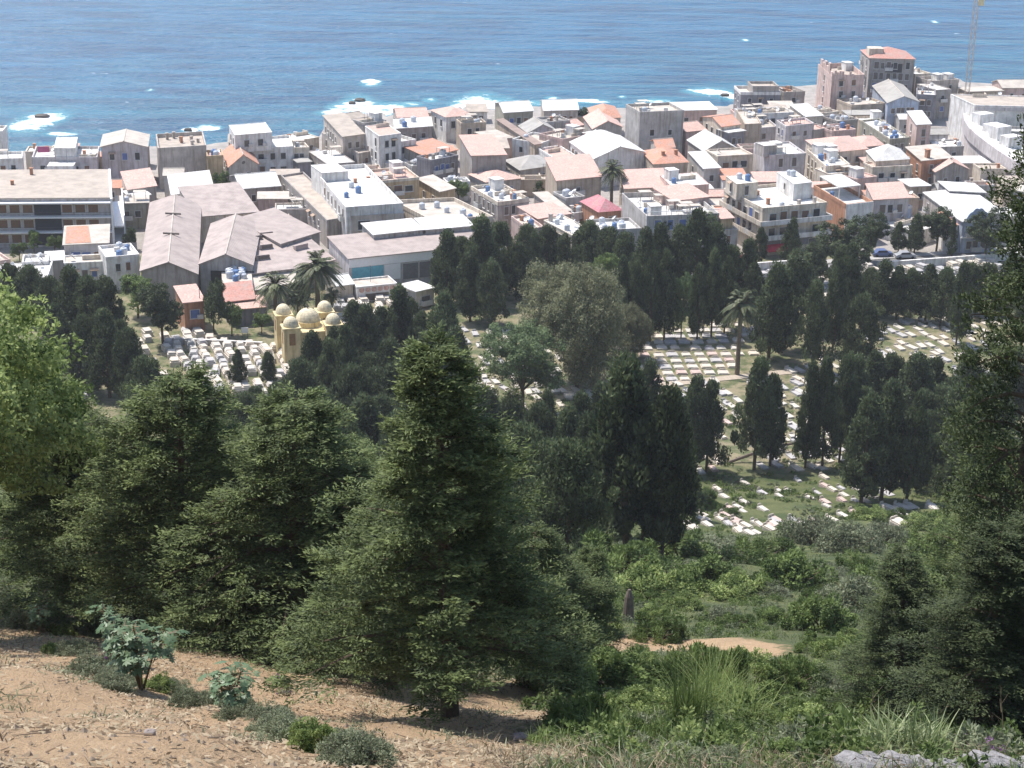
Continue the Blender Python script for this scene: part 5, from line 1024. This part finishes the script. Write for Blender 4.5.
# blades of wild grass, weeds and litter over the slope: uncountable
def blades(name, n, sampler, L, Wd, mat, seed, lean=.5, nseg=1):
    g = np.random.default_rng(seed); xy = sampler(g, n); n = len(xy); z = hgt(xy[:, 0], xy[:, 1])
    b = np.column_stack([xy, z - .02]); d = np.column_stack([g.normal(0, lean, n), g.normal(0, lean, n), np.ones(n)]); d = unit(d); l = g.uniform(.5, 1.4, n) * L
    s = unit(np.cross(d, unit(g.normal(0, 1, (n, 3))))); w = (g.uniform(.6, 1.4, n) * Wd)[:, None]; bend = np.column_stack([g.normal(0, .3, n), g.normal(0, .3, n), -.25 * np.ones(n)]) * l[:, None]
    m_ = b + d * l[:, None] * .6; tp = b + d * l[:, None] + bend
    P1 = np.stack([b - s * w, b + s * w, m_ + s * w * .8, m_ - s * w * .8], 1); P2 = np.stack([m_ - s * w * .8, m_ + s * w * .8, tp + s * w * .1, tp - s * w * .1], 1)
    return link(name, rows_mesh(name, np.concatenate([P1, P2]), mat, np.tile(g.uniform(0, 1, n), 2)))
def samp_scrub(g, n):
    Y = 14 + (190 - 14) * g.random(n * 3) ** 1.5; X = (g.uniform(-.05, .34, n * 3)) * Y
    k = (dirtmask(X, Y) < .25) & ~((Y < 21.5) & (X > .165 * Y)) & (np.sin(X * .7 + 1.3 * np.sin(Y * .31)) * np.sin(Y * .53 + X * .2) + g.normal(0, .5, n * 3) > -.35); return np.column_stack([X, Y])[k][:n]
tag(blades('wild_grass', 50000, samp_scrub, .38, .011, L_MID, 401), None, None, kind='stuff')
tag(blades('light_grass', 22000, samp_scrub, .42, .010, L_GRY, 402, .45), None, None, kind='stuff')
def samp_near(g, n):
    Y = g.uniform(12, 30, n * 3); X = g.uniform(-.02, .33, n * 3) * Y; k = (dirtmask(X, Y) < .6) & ~((Y < 19.5) & (X > .165 * Y)); return np.column_stack([X, Y])[k][:n]
tag(blades('dry_grass', 7000, samp_near, .35, .006, L_DRY, 403, .8), None, None, kind='stuff')
def samp_rim(g, n):
    Y = g.uniform(24, 62, n * 6); X = g.uniform(-.36, .1, n * 6) * Y; dm = dirtmask(X, Y); k = (np.sin(X * 1.7 + Y * .6) * np.sin(Y * .9 - X) + g.normal(0, .3, n * 6) > .55) | (Y > 43) & (g.random(n * 6) < .3); return np.column_stack([X, Y])[k][:n]
tag(blades('bank_weeds', 9000, samp_rim, .22, .010, L_GRY, 404, .9), None, None, kind='stuff')
g = np.random.default_rng(405); n = 75000; Y = g.uniform(12, 62, n); X = g.uniform(-.36, .12, n) * Y; k = (np.sin(X * .8 + Y * .3) * np.sin(Y * .5 - X * .4) + g.normal(0, .5, n)) > .1; X, Y = X[k], Y[k]; n = len(X)
c_ = np.column_stack([X, Y, hgt(X, Y) + .03]); tag(link('leaf_litter', rows_mesh('leaf_litter', lozenges(c_, np.column_stack([g.normal(0, 1, (n, 2)), g.normal(0, .15, n)]), np.column_stack([g.normal(0, .5, (n, 2)), np.ones(n)]), g.uniform(.06, .18, n), g.uniform(.025, .06, n)), L_DRY, g.random(n))), None, None, kind='stuff')
g = np.random.default_rng(410); n = 3600; Y = 12 + 44 * g.random(n) ** 1.3; X = g.uniform(-.34, .06, n) * Y; k = dirtmask(X, Y) > .4; X, Y = X[k], Y[k]; gr_ = MB()
for x, y in zip(X, Y):
    r_ = .015 + .05 * g.random() ** 3; z = hz(x, y); q = g.uniform(.6, 1.3, 6)
    gr_.add([(x + r_ * q[0], y, z), (x, y + r_ * q[1], z), (x - r_ * q[2], y, z), (x, y - r_ * q[3], z), (x, y, z + r_ * q[4]), (x, y, z - r_)], [(0, 1, 4), (1, 2, 4), (2, 3, 4), (3, 0, 4)])
tag(link('gravel', gr_.mesh('gravel', plain('gravel_stone', (.36, .29, .22), .9, var=.6, scale=9))), None, None, kind='stuff')
gr_ = MB()
for i in range(520):
    y = 12 + 44 * g.random() ** 1.2; x = g.uniform(-.34, .08) * y; a = g.uniform(0, 6.28); l = g.uniform(.15, .55); z = hz(x, y) + .03; x2, y2 = x + l * cos(a), y + l * sin(a); gr_.tube([(x, y, z), (x2, y2, hz(x2, y2) + .03 + g.uniform(0, .06))], [.012, .006], 4)
tag(link('dry_litter', gr_.mesh('dry_litter', plain('dead_twig', (.25, .18, .12), .9, var=.5))), None, None, kind='stuff')
# distinct tufts
def tuft(X, Y, n, L, Wd, mat, lab, seed, lean=.45, name='grass_tuft', cat='grass tuft', group=None, rad=.15):
    g = np.random.default_rng(seed); az = g.uniform(0, 6.28, n); el = np.abs(g.normal(0, lean, n)); l = g.uniform(.55, 1.15, n) * L
    b = np.column_stack([g.normal(0, rad, (n, 2)), np.zeros(n) - .03]); h = np.column_stack([np.cos(az), np.sin(az), np.zeros(n)])
    S = 5; P = []; T = g.uniform(.2, 1, n); s = np.column_stack([-np.sin(az), np.cos(az), np.zeros(n)])
    def at(q): return b + h * (l * np.sin(el) * q + l * .32 * q * q * (el + .3))[:, None] + np.array([0, 0, 1])[None] * (l * np.cos(el) * q - l * .22 * q ** 2.5 * (el + .4))[:, None]
    for i in range(S):
        q0, q1 = i / S, (i + 1) / S; w0, w1_ = Wd * (1 - q0 ** 2) + .001, Wd * (1 - q1 ** 2) + .001
        A, B = at(q0), at(q1); P.append(np.stack([A - s * w0, A + s * w0, B + s * w1_, B - s * w1_], 1))
    r = link(name, rows_mesh(name, np.concatenate(P), mat, np.tile(T, S)), None, (X, Y, hz(X, Y))); tag(r, lab, cat, group); return r
L_STRAP = leafm('strap_leaf', (.14, .20, .07), (.42, .46, .24), .3, .45)
for i, (px, py, n, L, Wd, lab) in enumerate([(890, 752, 80, .9, .017, 'pale strap-leaved clump above the stone wall edge, middle'), (915, 755, 90, .95, .018, 'largest pale strap-leaved clump above the stone wall'), (872, 748, 60, .8, .016, 'strap-leaved clump nearest the dead twigs'), (935, 752, 60, .8, .016, 'strap-leaved clump nearest the purple flowers'), (1000, 745, 60, 1.3, .02, 'strap-leaved clump behind the purple flowers')]):
    x, y, z = ground(px, py); tuft(x, y, n, L, Wd, L_STRAP, lab, 500 + i, .5, 'strap_leaf_clump', 'plant', 'strap-leaved clumps by the wall', .2)
for i, (px, py, n, L, lab) in enumerate([(715, 715, 320, 2.1, 'tall fine-bladed grass tussock in front of the clearing'), (690, 722, 220, 1.6, 'smaller grass tussock beside the tall one'), (742, 722, 160, 1.6, 'thin grass tussock at the hollow side of the tall one'), (600, 735, 110, .9, 'low grass tussock at the lower end of the dirt path'), (540, 748, 60, .5, 'small grass tussock on the path edge'), (660, 748, 80, .5, 'short grass tussock near the lower picture edge')]):
    x, y, z = ground(px, py); tuft(x, y, n, L, .010, L_BRT if i % 2 == 0 else L_MID, lab, 520 + i, .35, group='grass tussocks', rad=.2)
for i, (px, py, H, lab) in enumerate([(1003, 752, 1.5, 'tall bare stalk with side shoots at the wall end'), (868, 742, 1.2, 'thin leaning dead stalk left of the strap leaves'), (1012, 748, 1.3, 'second bare stalk at the wall end'), (762, 700, 1.4, 'pair of thin dry stalks before the clearing'), (5, 742, 1.3, 'dry reddish stick standing in the bare earth')]):
    x, y, z = ground(px, py); g = np.random.default_rng(600 + i); a = MB(); tip = (g.normal(0, .2) - .15, g.normal(0, .1), H); a.tube([(0, 0, -.1), (tip[0] * .4, tip[1] * .4, H * .5), tip], [.012, .010, .004], 5)
    for k in range(5):
        q = .35 + .12 * k; p0 = np.array(tip) * q; a.tube([tuple(p0), tuple(p0 + np.array([g.normal(0, .15), g.normal(0, .1), .22]))], [.006, .003], 4)
    tag(link('dry_stalk', a.mesh('dry_stalk', plain('dry_stem', (.27, .20, .12), .8)), None, (x, y, z)), lab, 'stalk', 'dry stalks')
for i, (px, py, lab) in enumerate([(965, 752, 'purple flowering clump above the stone wall'), (985, 758, 'fading mauve flower clump at the wall end'), (105, 668, 'small violet flower patch under the castor plant'), (280, 690, 'violet flower patch at the shady dirt slope')]):
    x, y, z = ground(px, py); r = empty('flower_clump', x, y, z); tag(r, lab, 'flowers', 'purple flowers')
    P, T = gen_shrub(640 + i, 500, .10, .02, .35, .35, 1.0, 20); link('foliage', rows_mesh('foliage', P, L_GRY, T), r); P, T = gen_shrub(650 + i, 320, .035, .03, .33, .42, .3, 16); link('flower', rows_mesh('flower', P, L_PUR, T), r)
x, y, z = ground(835, 740); g = np.random.default_rng(660); a = MB()
for i in range(46):
    p0 = np.array([g.normal(0, .45), g.normal(0, .25), g.uniform(.02, .28)]); d = np.array([g.normal(.5, .5), g.normal(0, .3), g.normal(0, .18)]); a.tube([tuple(p0), tuple(p0 + d * .4 + np.array([0, 0, .08])), tuple(p0 + d * .9)], [.008, .006, .003], 4)
tag(link('dead_brush', a.mesh('dead_brush', plain('grey_twig', (.34, .27, .22), .85)), None, (x, y, z)), 'tangle of dead grey twigs beside the strap-leaved clumps', 'brushwood')
# stone wall top at the lower edge
x0, y0, _ = ground(846, 775); x1, y1, _ = ground(1040, 767)
r = empty('stone_wall', x0, y0, hz(x0, y0)); tag(r, 'low rough grey stone wall in front of the strap-leaved clumps', 'wall')
g = random.Random(8); L_ = sqrt((x1 - x0) ** 2 + (y1 - y0) ** 2); an = atan2(y1 - y0, x1 - x0); px_ = 0; me_st = plain('grey_rock', (.36, .345, .345), .9, var=.5, scale=7); bump(me_st.node_tree, me_st.node_tree.nodes['Principled BSDF'], noise(me_st.node_tree, 14, geo_pos(me_st.node_tree), 6, .7), .9, .08)
def smooth(me):
    me.polygons.foreach_set('use_smooth', [True] * len(me.polygons)); return me
a = MB()
def rock(cx, cy, cz, sx, sy, sz, seed):
    rr = random.Random(seed); vs = []; fs = []; n_, m_ = 14, 9
    for j in range(m_ + 1):
        th = pi * j / m_
        for k in range(n_):
            q = 1 + rr.uniform(-.10, .10); X = sin(th) * cos(2 * pi * k / n_); Y = sin(th) * sin(2 * pi * k / n_); Z = cos(th)
            e = .55; f = lambda v: math.copysign(abs(v) ** e, v)
            vs.append((cx + sx * f(X) * q, cy + sy * f(Y) * q, cz + sz * f(Z) * (1 + rr.uniform(-.08, .08))))
    for j in range(m_):
        for k in range(n_): fs.append((j * n_ + k, (j + 1) * n_ + k, (j + 1) * n_ + (k + 1) % n_, j * n_ + (k + 1) % n_))
    return MB().add(vs, fs)
i = 0; xx = 0
while xx < L_:
    w_ = g.uniform(.28, .6); gx_, gy_ = x0 + cos(an) * (xx + w_ / 2), y0 + sin(an) * (xx + w_ / 2)
    link('stone', smooth(rock(0, 0, 0, w_ * .56, .36, .34, i).mesh('stone', me_st)), r, (gx_ - x0, gy_ - y0 - .1, hz(gx_, gy_) - hz(x0, y0) - .10 + g.uniform(-.03, .05)), an + g.uniform(-.1, .1)); xx += w_; i += 1
for i, (px, py, s_) in enumerate([(520, 740, .16), (600, 662, .4), (628, 668, .35), (150, 735, .07)]):
    x, y, z = ground(px, py); tag(link('rock', rock(0, 0, 0, s_, s_ * .8, s_ * .6, 40 + i).mesh('rock', plain('brown_rock', (.26, .22, .20), .9, var=.4, scale=5)), None, (x, y, z + s_ * .2)), ['stone at the lower end of the dirt path', 'boulder at the left rim of the clearing', 'second boulder at the rim of the clearing', 'pale pebble on the bare earth'][i], 'rock')
# grey broken stump by the clearing
x, y, z = ground(628, 622); a = MB().lathe([(.36, -.3), (.30, .4), (.27, 1.0), (.22, 1.5), (.08, 1.9)], 9); tag(link('tree_stump', a.mesh('tree_stump', plain('grey_wood', (.17, .13, .11), .9, var=.4, scale=4)), None, (x, y, z)), 'tall grey broken stump at the edge of the clearing', 'stump')
# dead branch lying between lower slope cypresses
x, y, z = ground(790, 462); a = MB(); g = np.random.default_rng(44)
a.tube([(-9, -2, .6), (-3, 0, 2.2), (3, .5, 3.2), (8, 1, 3.6)], [.22, .2, .14, .05], 6)
for i in range(70):
    q = g.uniform(-8, 7); p0 = np.array([q, q * .15, 2.0 + .12 * q]); a.tube([tuple(p0), tuple(p0 + np.array([g.normal(1, .8), g.normal(0, .8), g.normal(0, .5)]))], [.05, .015], 4)
tag(link('dead_branch', a.mesh('dead_branch', plain('grey_wood', (.26, .20, .17), .9)), None, (x, y, z)), 'bare grey fallen branch lying between the lower slope cypresses', 'dead branch')

# ------------------------------------------------------------------ cemetery
gm_ = [plain('grave_white', (.57, .525, .46), .7, var=.25), plain('grave_cream', (.62, .55, .46), .8, var=.3), plain('grave_grey', (.46, .44, .43), .8, var=.3), plain('grave_pink', (.55, .42, .37), .8, var=.3)]
GR = []
for i in range(4):
    a = MB().box(-.5, .5, -1.05, 1.05, -.4, .20 + .06 * (i % 2)).box(-.42, .42, -.95, .9, .22 + .08 * (i % 2), .32 + .1 * (i % 2))
    h_ = MB().box(-.34, .34, 1.06, 1.16, -.3, .48 + .04 * i).box(-.24, .24, 1.061, 1.159, .48 + .04 * i, .6 + .04 * i)
    TOMB = MB().box(-.75, .75, -1.1, 1.1, -.4, .7).box(-.62, .62, -.95, .95, .7, .95).box(-.5, .5, -.8, .8, .95, 1.15)
    GR.append((a.mesh('slab', gm_[i]), h_.mesh('headstone', gm_[(i * 3 + 1) % 3]), TOMB.mesh('tomb', gm_[i % 3])))
def inpoly(px, py, poly):
    c = np.zeros(len(px), bool); j = len(poly) - 1
    for i in range(len(poly)):
        xi, yi = poly[i]; xj, yj = poly[j]; c ^= ((yi > py) != (yj > py)) & (px < (xj - xi) * (py - yi) / (yj - yi + 1e-12) + xi); j = i
    return c
def lattice(poly, ang, sx, sy, jit, seed, keep=1.0):
    g = np.random.default_rng(seed); w = np.array([unproj(x, y, 0) if y < 470 else np.array(ground(x, y)[:2]) for x, y in poly]); c = w.mean(0); R = np.linalg.norm(w - c, axis=1).max()
    I, J = np.meshgrid(np.arange(-R, R, sx), np.arange(-R, R, sy)); P = np.stack([I.ravel(), J.ravel()], 1) + g.normal(0, jit, (I.size, 2)); P = P @ np.array([[cos(ang), sin(ang)], [-sin(ang), cos(ang)]]) + c
    z = hgt(P[:, 0], P[:, 1]); X, Y = projectN(np.column_stack([P, z])); k = inpoly(X, Y, poly) & (g.random(len(P)) < keep)
    return P[k], g
STUFF = [MB() for _ in range(3)]
def field(poly, ang, sx, sy, jit, seed, nind, where, group, keep=1.0, mesh='grave', turn=0.0, vt=.12, size=(1, 1, 1)):
    P, g = lattice(poly, ang, sx, sy, jit, seed, keep); P = P[np.argsort(P[:, 1])]
    for i, (x, y) in enumerate(P):
        v = int(g.choice([0, 0, 1, 1, 2, 3])); rz = ang + turn + g.normal(0, vt); z = hz(x, y); sc = g.uniform(.85, 1.15); sv_ = tuple(sc * q for q in size)
        if i < nind:
            if mesh == 'grave':
                o = link('grave', None, None, (x, y, z), rz, sv_)
                link('slab', GR[v][0], o); link('headstone', GR[v][1], o)
            else: o = link('tomb', GR[v][2], None, (x, y, z), rz, sc)
            tag(o, where, 'grave' if mesh == 'grave' else 'tomb', group)
        else:
            s = STUFF[min(v, 2)]; c, n_ = cos(rz), sin(rz); a = MB()
            if mesh == 'grave': a.box(-.5, .5, -1.05, 1.05, -.4, .3).box(-.34, .34, 1.051, 1.16, -.3, .55)
            else: a.box(-.75, .75, -1.1, 1.1, -.4, .75).box(-.6, .6, -.95, .95, .751, 1.05)
            a.v = [(p[0] * size[0], p[1] * size[1], p[2] * size[2]) for p in a.v]
            s.add([(x + (p[0] * c - p[1] * n_) * sc, y + (p[0] * n_ + p[1] * c) * sc, z + p[2] * sc) for p in a.v], a.f)
field([(690, 498), (720, 478), (770, 482), (850, 476), (885, 500), (850, 520), (790, 530), (700, 540), (684, 526)], .55, 2.2, 3.4, .5, 701, 62, 'pale flat grave slab in the grass below the dead branch', 'graves on the grassy slope', .50, size=(.72, .74, .85))
field([(870, 490), (915, 500), (960, 520), (900, 530)], .55, 2.2, 3.4, .5, 702, 8, 'pale grave slab between lower slope cypresses and yellow bush', 'graves by the yellow bush', .4)
field([(596, 372), (632, 356), (722, 346), (760, 350), (722, 378), (640, 386)], .10, 2.3, 3.0, .08, 703, 105, 'pale slab in the regular grave grid beside the eucalyptus', 'graves in the regular grid', .97, vt=.02, size=(1.75, .78, .8))
field([(610, 352), (618, 338), (745, 322), (770, 335), (720, 345), (632, 352)], .10, 2.3, 3.0, .15, 704, 0, '', '', .9, vt=.03, size=(1.75, .78, .8))
field([(560, 388), (640, 388), (745, 378), (745, 400), (725, 440), (712, 476), (675, 470), (640, 430), (560, 425)], .35, 2.1, 3.0, .5, 705, 55, 'scattered weathered grave slab in the tall grass below the grave grid', 'graves in the tall grass', .72)
field([(176, 335), (196, 331), (240, 346), (282, 350), (296, 372), (280, 398), (230, 396), (200, 388), (172, 362)], .3, 1.95, 2.6, .22, 706, 75, 'white raised tomb in the packed tomb field left of the domes', 'tombs in the packed field', .95, 'tomb')
field([(336, 296), (400, 300), (412, 330), (380, 350), (352, 340), (334, 318)], .3, 2.0, 2.7, .3, 707, 0, '', '', .9, 'tomb')
field([(745, 385), (850, 350), (885, 330), (905, 320), (1010, 310), (1010, 350), (960, 360), (900, 362), (850, 390), (800, 400), (760, 410)], .4, 2.2, 3.1, .4, 708, 0, '', '', .8)
field([(740, 268), (835, 262), (900, 268), (1000, 262), (1000, 280), (900, 300), (840, 300), (750, 300)], .3, 2.3, 3.2, .4, 709, 0, '', '', .85, 'tomb')
field([(296, 372), (350, 380), (350, 420), (310, 420), (280, 398)], .3, 2.4, 3.0, .4, 710, 0, '', '', .8, 'tomb')
field([(750, 410), (1000, 362), (1000, 450), (850, 470), (760, 480)], .4, 2.2, 3.0, .4, 711, 0, '', '', .85)
field([(400, 330), (560, 330), (560, 388), (420, 470), (400, 400)], .3, 2.4, 3.0, .5, 712, 0, '', '', .85)
field([(20, 320), (180, 335), (180, 400), (60, 400)], .3, 2.6, 3.2, .5, 713, 0, '', '', .5, 'tomb')
for s, mm in zip(STUFF, gm_): tag(link('grave_field', s.mesh('grave_field', mm)), None, None, kind='stuff')
# paths of the cemetery
def ribbon(name, pts, w, z, mat, kind='structure'):
    pts = [np.array(p) for p in pts]; vs = []
    for i, p in enumerate(pts):
        d = pts[min(i + 1, len(pts) - 1)] - pts[max(i - 1, 0)]; d /= np.linalg.norm(d); n_ = np.array([-d[1], d[0]]) * w / 2
        for q in (p + n_, p - n_): vs.append((q[0], q[1], hz(*q) + z))
    o = link(name, MB().add(vs, [(2 * i, 2 * i + 1, 2 * i + 3, 2 * i + 2) for i in range(len(pts) - 1)]).mesh(name, mat)); tag(o, None, None, None, kind); return o
def along(a, b, n=24): return [unproj(a[0] + (b[0] - a[0]) * i / n, a[1] + (b[1] - a[1]) * i / n, 0) for i in range(n + 1)]
ribbon('street', along((560, 290), (1060, 252)), 7.5, .06, plain('asphalt', (.16, .155, .15), .9))
ribbon('pavement', [q + np.array([0, 5.2]) for q in along((560, 290), (1060, 252))], 2.2, .14, plain('pavement_stone', (.42, .40, .38), .9))
ribbon('path', along((590, 392), (790, 372)), 2.0, .08, plain('path_gravel', (.44, .37, .29), .95))
def lowwall(name, A, B, h, lab, mat, th=.35):
    a, b_ = unproj(*A, h), unproj(*B, h); d = b_ - a; L = np.linalg.norm(d); r = empty(name, a[0], a[1], 0, atan2(d[1], d[0])); tag(r, lab, 'wall')
    link('wall_body', MB().box(0, L, -th / 2, th / 2, -1.5, h - .12).mesh('wall_body', mat), r); link('coping', MB().box(-.05, L + .05, -th / 2 - .08, th / 2 + .08, h - .118, h, bot=True).mesh('coping', wall('white')), r)
lowwall('boundary_wall', (401, 285), (426, 346), 2.6, 'tall pale boundary wall running downhill from the kiosk', wall('cream'))
lowwall('cemetery_wall', (738, 264), (822, 258), 2.2, 'white cemetery wall along the street before the apartment house', wall('white'))
lowwall('cemetery_wall', (880, 262), (1020, 252), 1.6, 'low white cemetery wall along the street before the market hall', wall('white'))
lowwall('cemetery_wall', (180, 338), (262, 342), 1.0, 'very low wall closing the packed tomb field', wall('cream'))
# domed tomb
A_, B_ = unproj(281, 342, 5.4), unproj(334, 346, 5.4)
cx, cy = unproj(308, 326, 5.4); r = empty('domed_tomb', cx, cy, 0, .30); tag(r, 'yellow mausoleum with four domed corner turrets around a larger dome', 'mausoleum')
YEL = wall('yellow')
link('wall', MB().box(-3.6, 3.6, -3.6, 3.6, -1, 5.2).box(-3.8, 3.8, -3.8, 3.8, 5.2, 5.6, bot=True).mesh('wall', YEL), r)
dome = lambda R, hh, n=18: [(R * cos(q), hh * sin(q)) for q in np.linspace(0, 1.5, 8)]
link('drum', MB().lathe([(2.05, 5.6), (2.05, 6.4), (2.15, 6.5)], 16).mesh('drum', YEL), r)
o = link('dome', MB().lathe([(rr_, 6.5 + zz) for rr_, zz in dome(2.0, 2.0)], 20).mesh('dome', plain('dome_cream', (.76, .66, .45), .7, var=.45)), r); link('finial', MB().lathe([(.08, 8.4), (.16, 8.7), (.06, 9.0), (.03, 9.5)], 8).mesh('finial', METAL), o)
for sx, sy in ((-1, -1), (1, -1), (1, 1), (-1, 1)):
    X, Y = sx * 3.5, sy * 3.5
    o = link('turret', MB().box(X - 1.35, X + 1.35, Y - 1.35, Y + 1.35, -1, 6.6).box(X - 1.5, X + 1.5, Y - 1.5, Y + 1.5, 6.6, 6.85, bot=True).mesh('turret', YEL), r)
    link('dome', MB().lathe([(rr_, 6.85 + zz) for rr_, zz in dome(1.3, 1.6)], 16, X, Y).mesh('dome', plain('dome_cream', (.76, .66, .45), .7, var=.45)), o)
    for dx, dy in ((0, -1.36), (-1.36, 0), (1.36, 0)):
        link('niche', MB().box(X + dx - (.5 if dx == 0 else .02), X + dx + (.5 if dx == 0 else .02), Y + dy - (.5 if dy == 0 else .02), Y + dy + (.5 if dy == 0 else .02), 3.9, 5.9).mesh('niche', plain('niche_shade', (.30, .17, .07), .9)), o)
link('door', MB().box(-.9, .9, -3.66, -3.58, 0, 3).mesh('door', SHUT), r)
# small white notice boards and kerb shrine
x, y, z = ground(245, 338); r = empty('notice_board', x, y, z); tag(r, 'small white board on posts beside the packed tomb field', 'board'); link('panel', MB().box(-.6, .6, -.04, .04, .9, 1.9).mesh('panel', WHITEP), r); link('post', MB().box(-.5, -.42, -.03, .03, -.2, .9).mesh('post', METAL), r); link('post', MB().box(.42, .5, -.03, .03, -.2, .9).mesh('post', METAL), r)
# flagpole-like mast and tall pole in town
for px, py, h_, lab in [(597, 166, 9, 'slim white pole between the white gables'), (201, 330, 10, 'thin dark pole before the brick hut')]:
    x, y, z = ground(px, py); tag(link('pole', MB().tube([(0, 0, -.5), (0, 0, h_)], [.09, .05], 6).mesh('pole', WHITEP if h_ < 10 else METAL), None, (x, y, 0)), lab, 'pole')
# parked cars
def car(px, py, rz, colr, lab):
    x, y = unproj(px, py, .1); r = empty('parked_car', x, y, .06, rz); tag(r, lab, 'car', 'cars parked on the cemetery street'); cm = plain('car_' + colr, dict(white=(.78, .78, .78), grey=(.35, .36, .38), blue=(.10, .14, .28), red=(.4, .05, .05))[colr], .3, var=.05)
    pr = [(-2.05, .35), (-2.1, .75), (-1.75, .92), (-1.45, .95), (-.95, 1.42), (.55, 1.45), (1.15, .98), (1.95, .82), (2.1, .6), (2.05, .35)]; n_ = len(pr)
    link('body', MB().add([(a, -.83, b_) for a, b_ in pr] + [(a, .83, b_) for a, b_ in pr], [(i, (i + 1) % n_, n_ + (i + 1) % n_, n_ + i) for i in range(n_)] + [tuple(reversed(range(n_))), tuple(range(n_, 2 * n_))]).mesh('body', cm), r)
    link('windscreen', MB().add([(.6, -.7, 1.42), (.6, .7, 1.42), (1.15, .7, 1.02), (1.15, -.7, 1.02)], [(0, 3, 2, 1)]).mesh('windscreen', GLASS), r, (.02, 0, .01))
    for s_ in (-1, 1): link('side_window', MB().box(-1.1, .8, .835 * s_ - .004, .835 * s_ + .004, 1.0, 1.34).mesh('side_window', GLASS), r)
    for a in (-1.3, 1.3):
        for s_ in (-1, 1): link('wheel', MB().lathe([(.2, -.09), (.32, -.07), (.32, .07), (.2, .09)], 12).mesh('wheel', plain('tyre', (.02, .02, .02), .8)), r, (a, .78 * s_, .32)).rotation_euler = (pi / 2, 0, 0)
for px, py, rz, c, lab in [(968, 246, .1, 'white', 'white car parked before the blue-white villa'), (984, 250, .1, 'white', 'white car with dark windows behind the umbrella pine'), (905, 258, .12, 'grey', 'grey car near the pointed cypress'), (882, 256, .12, 'blue', 'dark blue car beside the round pine'), (745, 262, .15, 'red', 'dark red car at the corner of the apartment house'), (1000, 246, .1, 'grey', 'grey car at the end of the street')]: car(px, py, rz, c, lab)
# crane
x, y = unproj(965, 112, 0); r = empty('tower_crane', x, y, 0); tag(r, 'tall slim lattice tower crane rising beside the stadium', 'crane'); HC = 36.0
a = MB()
for sx in (-1, 1):
    for sy in (-1, 1): a.tube([(sx * .55, sy * .55, 0), (sx * .55, sy * .55, HC)], .075, 4)
z_ = 0; k = 0
while z_ < HC - 1.4:
    for (p, q) in (((-1, -1), (1, -1)), ((1, -1), (1, 1)), ((1, 1), (-1, 1)), ((-1, 1), (-1, -1))):
        if k % 2: p, q = q, p
        a.tube([(p[0] * .55, p[1] * .55, z_), (q[0] * .55, q[1] * .55, z_ + 1.4)], .035, 4)
    z_ += 1.4; k += 1
link('mast', a.mesh('mast', plain('crane_paint', (.50, .44, .38), .6)), r); link('cab', MB().box(.6, 2.0, -.7, .7, HC - 6.6, HC - 4.6, bot=True).mesh('cab', plain('crane_cab', (.75, .66, .40), .5)), r)
a = MB()
for s_ in (-.5, .5): a.tube([(-9, s_, HC), (34, s_, HC)], .07, 4)
a.tube([(-9, 0, HC + 1.1), (34, 0, HC + .9)], .07, 4)
for i in range(43): a.tube([(-9 + i, -.5 if i % 2 else .5, HC), (-8.5 + i, 0, HC + 1.05)], .03, 4)
o = link('jib', a.mesh('jib', plain('crane_paint', (.50, .44, .38), .6)), r); o.rotation_euler = (0, 0, .5)
link('counterweight', MB().box(-9, -7, -.7, .7, HC - 1.4, HC - .1, bot=True).mesh('counterweight', wall('grey')), r).rotation_euler = (0, 0, .5)
# rocks in the foam
for i, (px, py, s_) in enumerate([(42, 117, 2.2), (360, 101, 1.8), (188, 131, 1.2), (352, 104, 1.2), (725, 96, 1.5)]):
    q = unproj(px, py, -5); tag(link('sea_rock', rock(0, 0, 0, s_ * .9, s_ * .7, .7, 70 + i).mesh('sea_rock', plain('wet_rock', (.08, .065, .05), .6, var=.4)), None, (q[0], q[1], -4.9)), ['dark rock awash in the largest foam patch', 'dark rock in the foam off the tenement', 'small rock off the orange gabled house', 'smaller rock in the foam off the tenement', 'rock off the stone bastion'][i], 'rock', 'rocks in the surf')
# washing
for px, py, z_, c, lab in [(44, 152, 8.1, (.45, .10, .22), 'pink washing hanging on the grey house terrace'), (537, 236, 5.0, (.5, .05, .08), 'red washing on the narrow pink-walled house')]:
    q = unproj(px, py, z_); tag(link('washing', MB().box(-1.3, 1.3, -.03, .03, 0, 1.3, bot=True).mesh('washing', plain('cloth_%d' % px, c, .9)), None, (q[0], q[1] - .3, z_), .2), lab, 'washing')
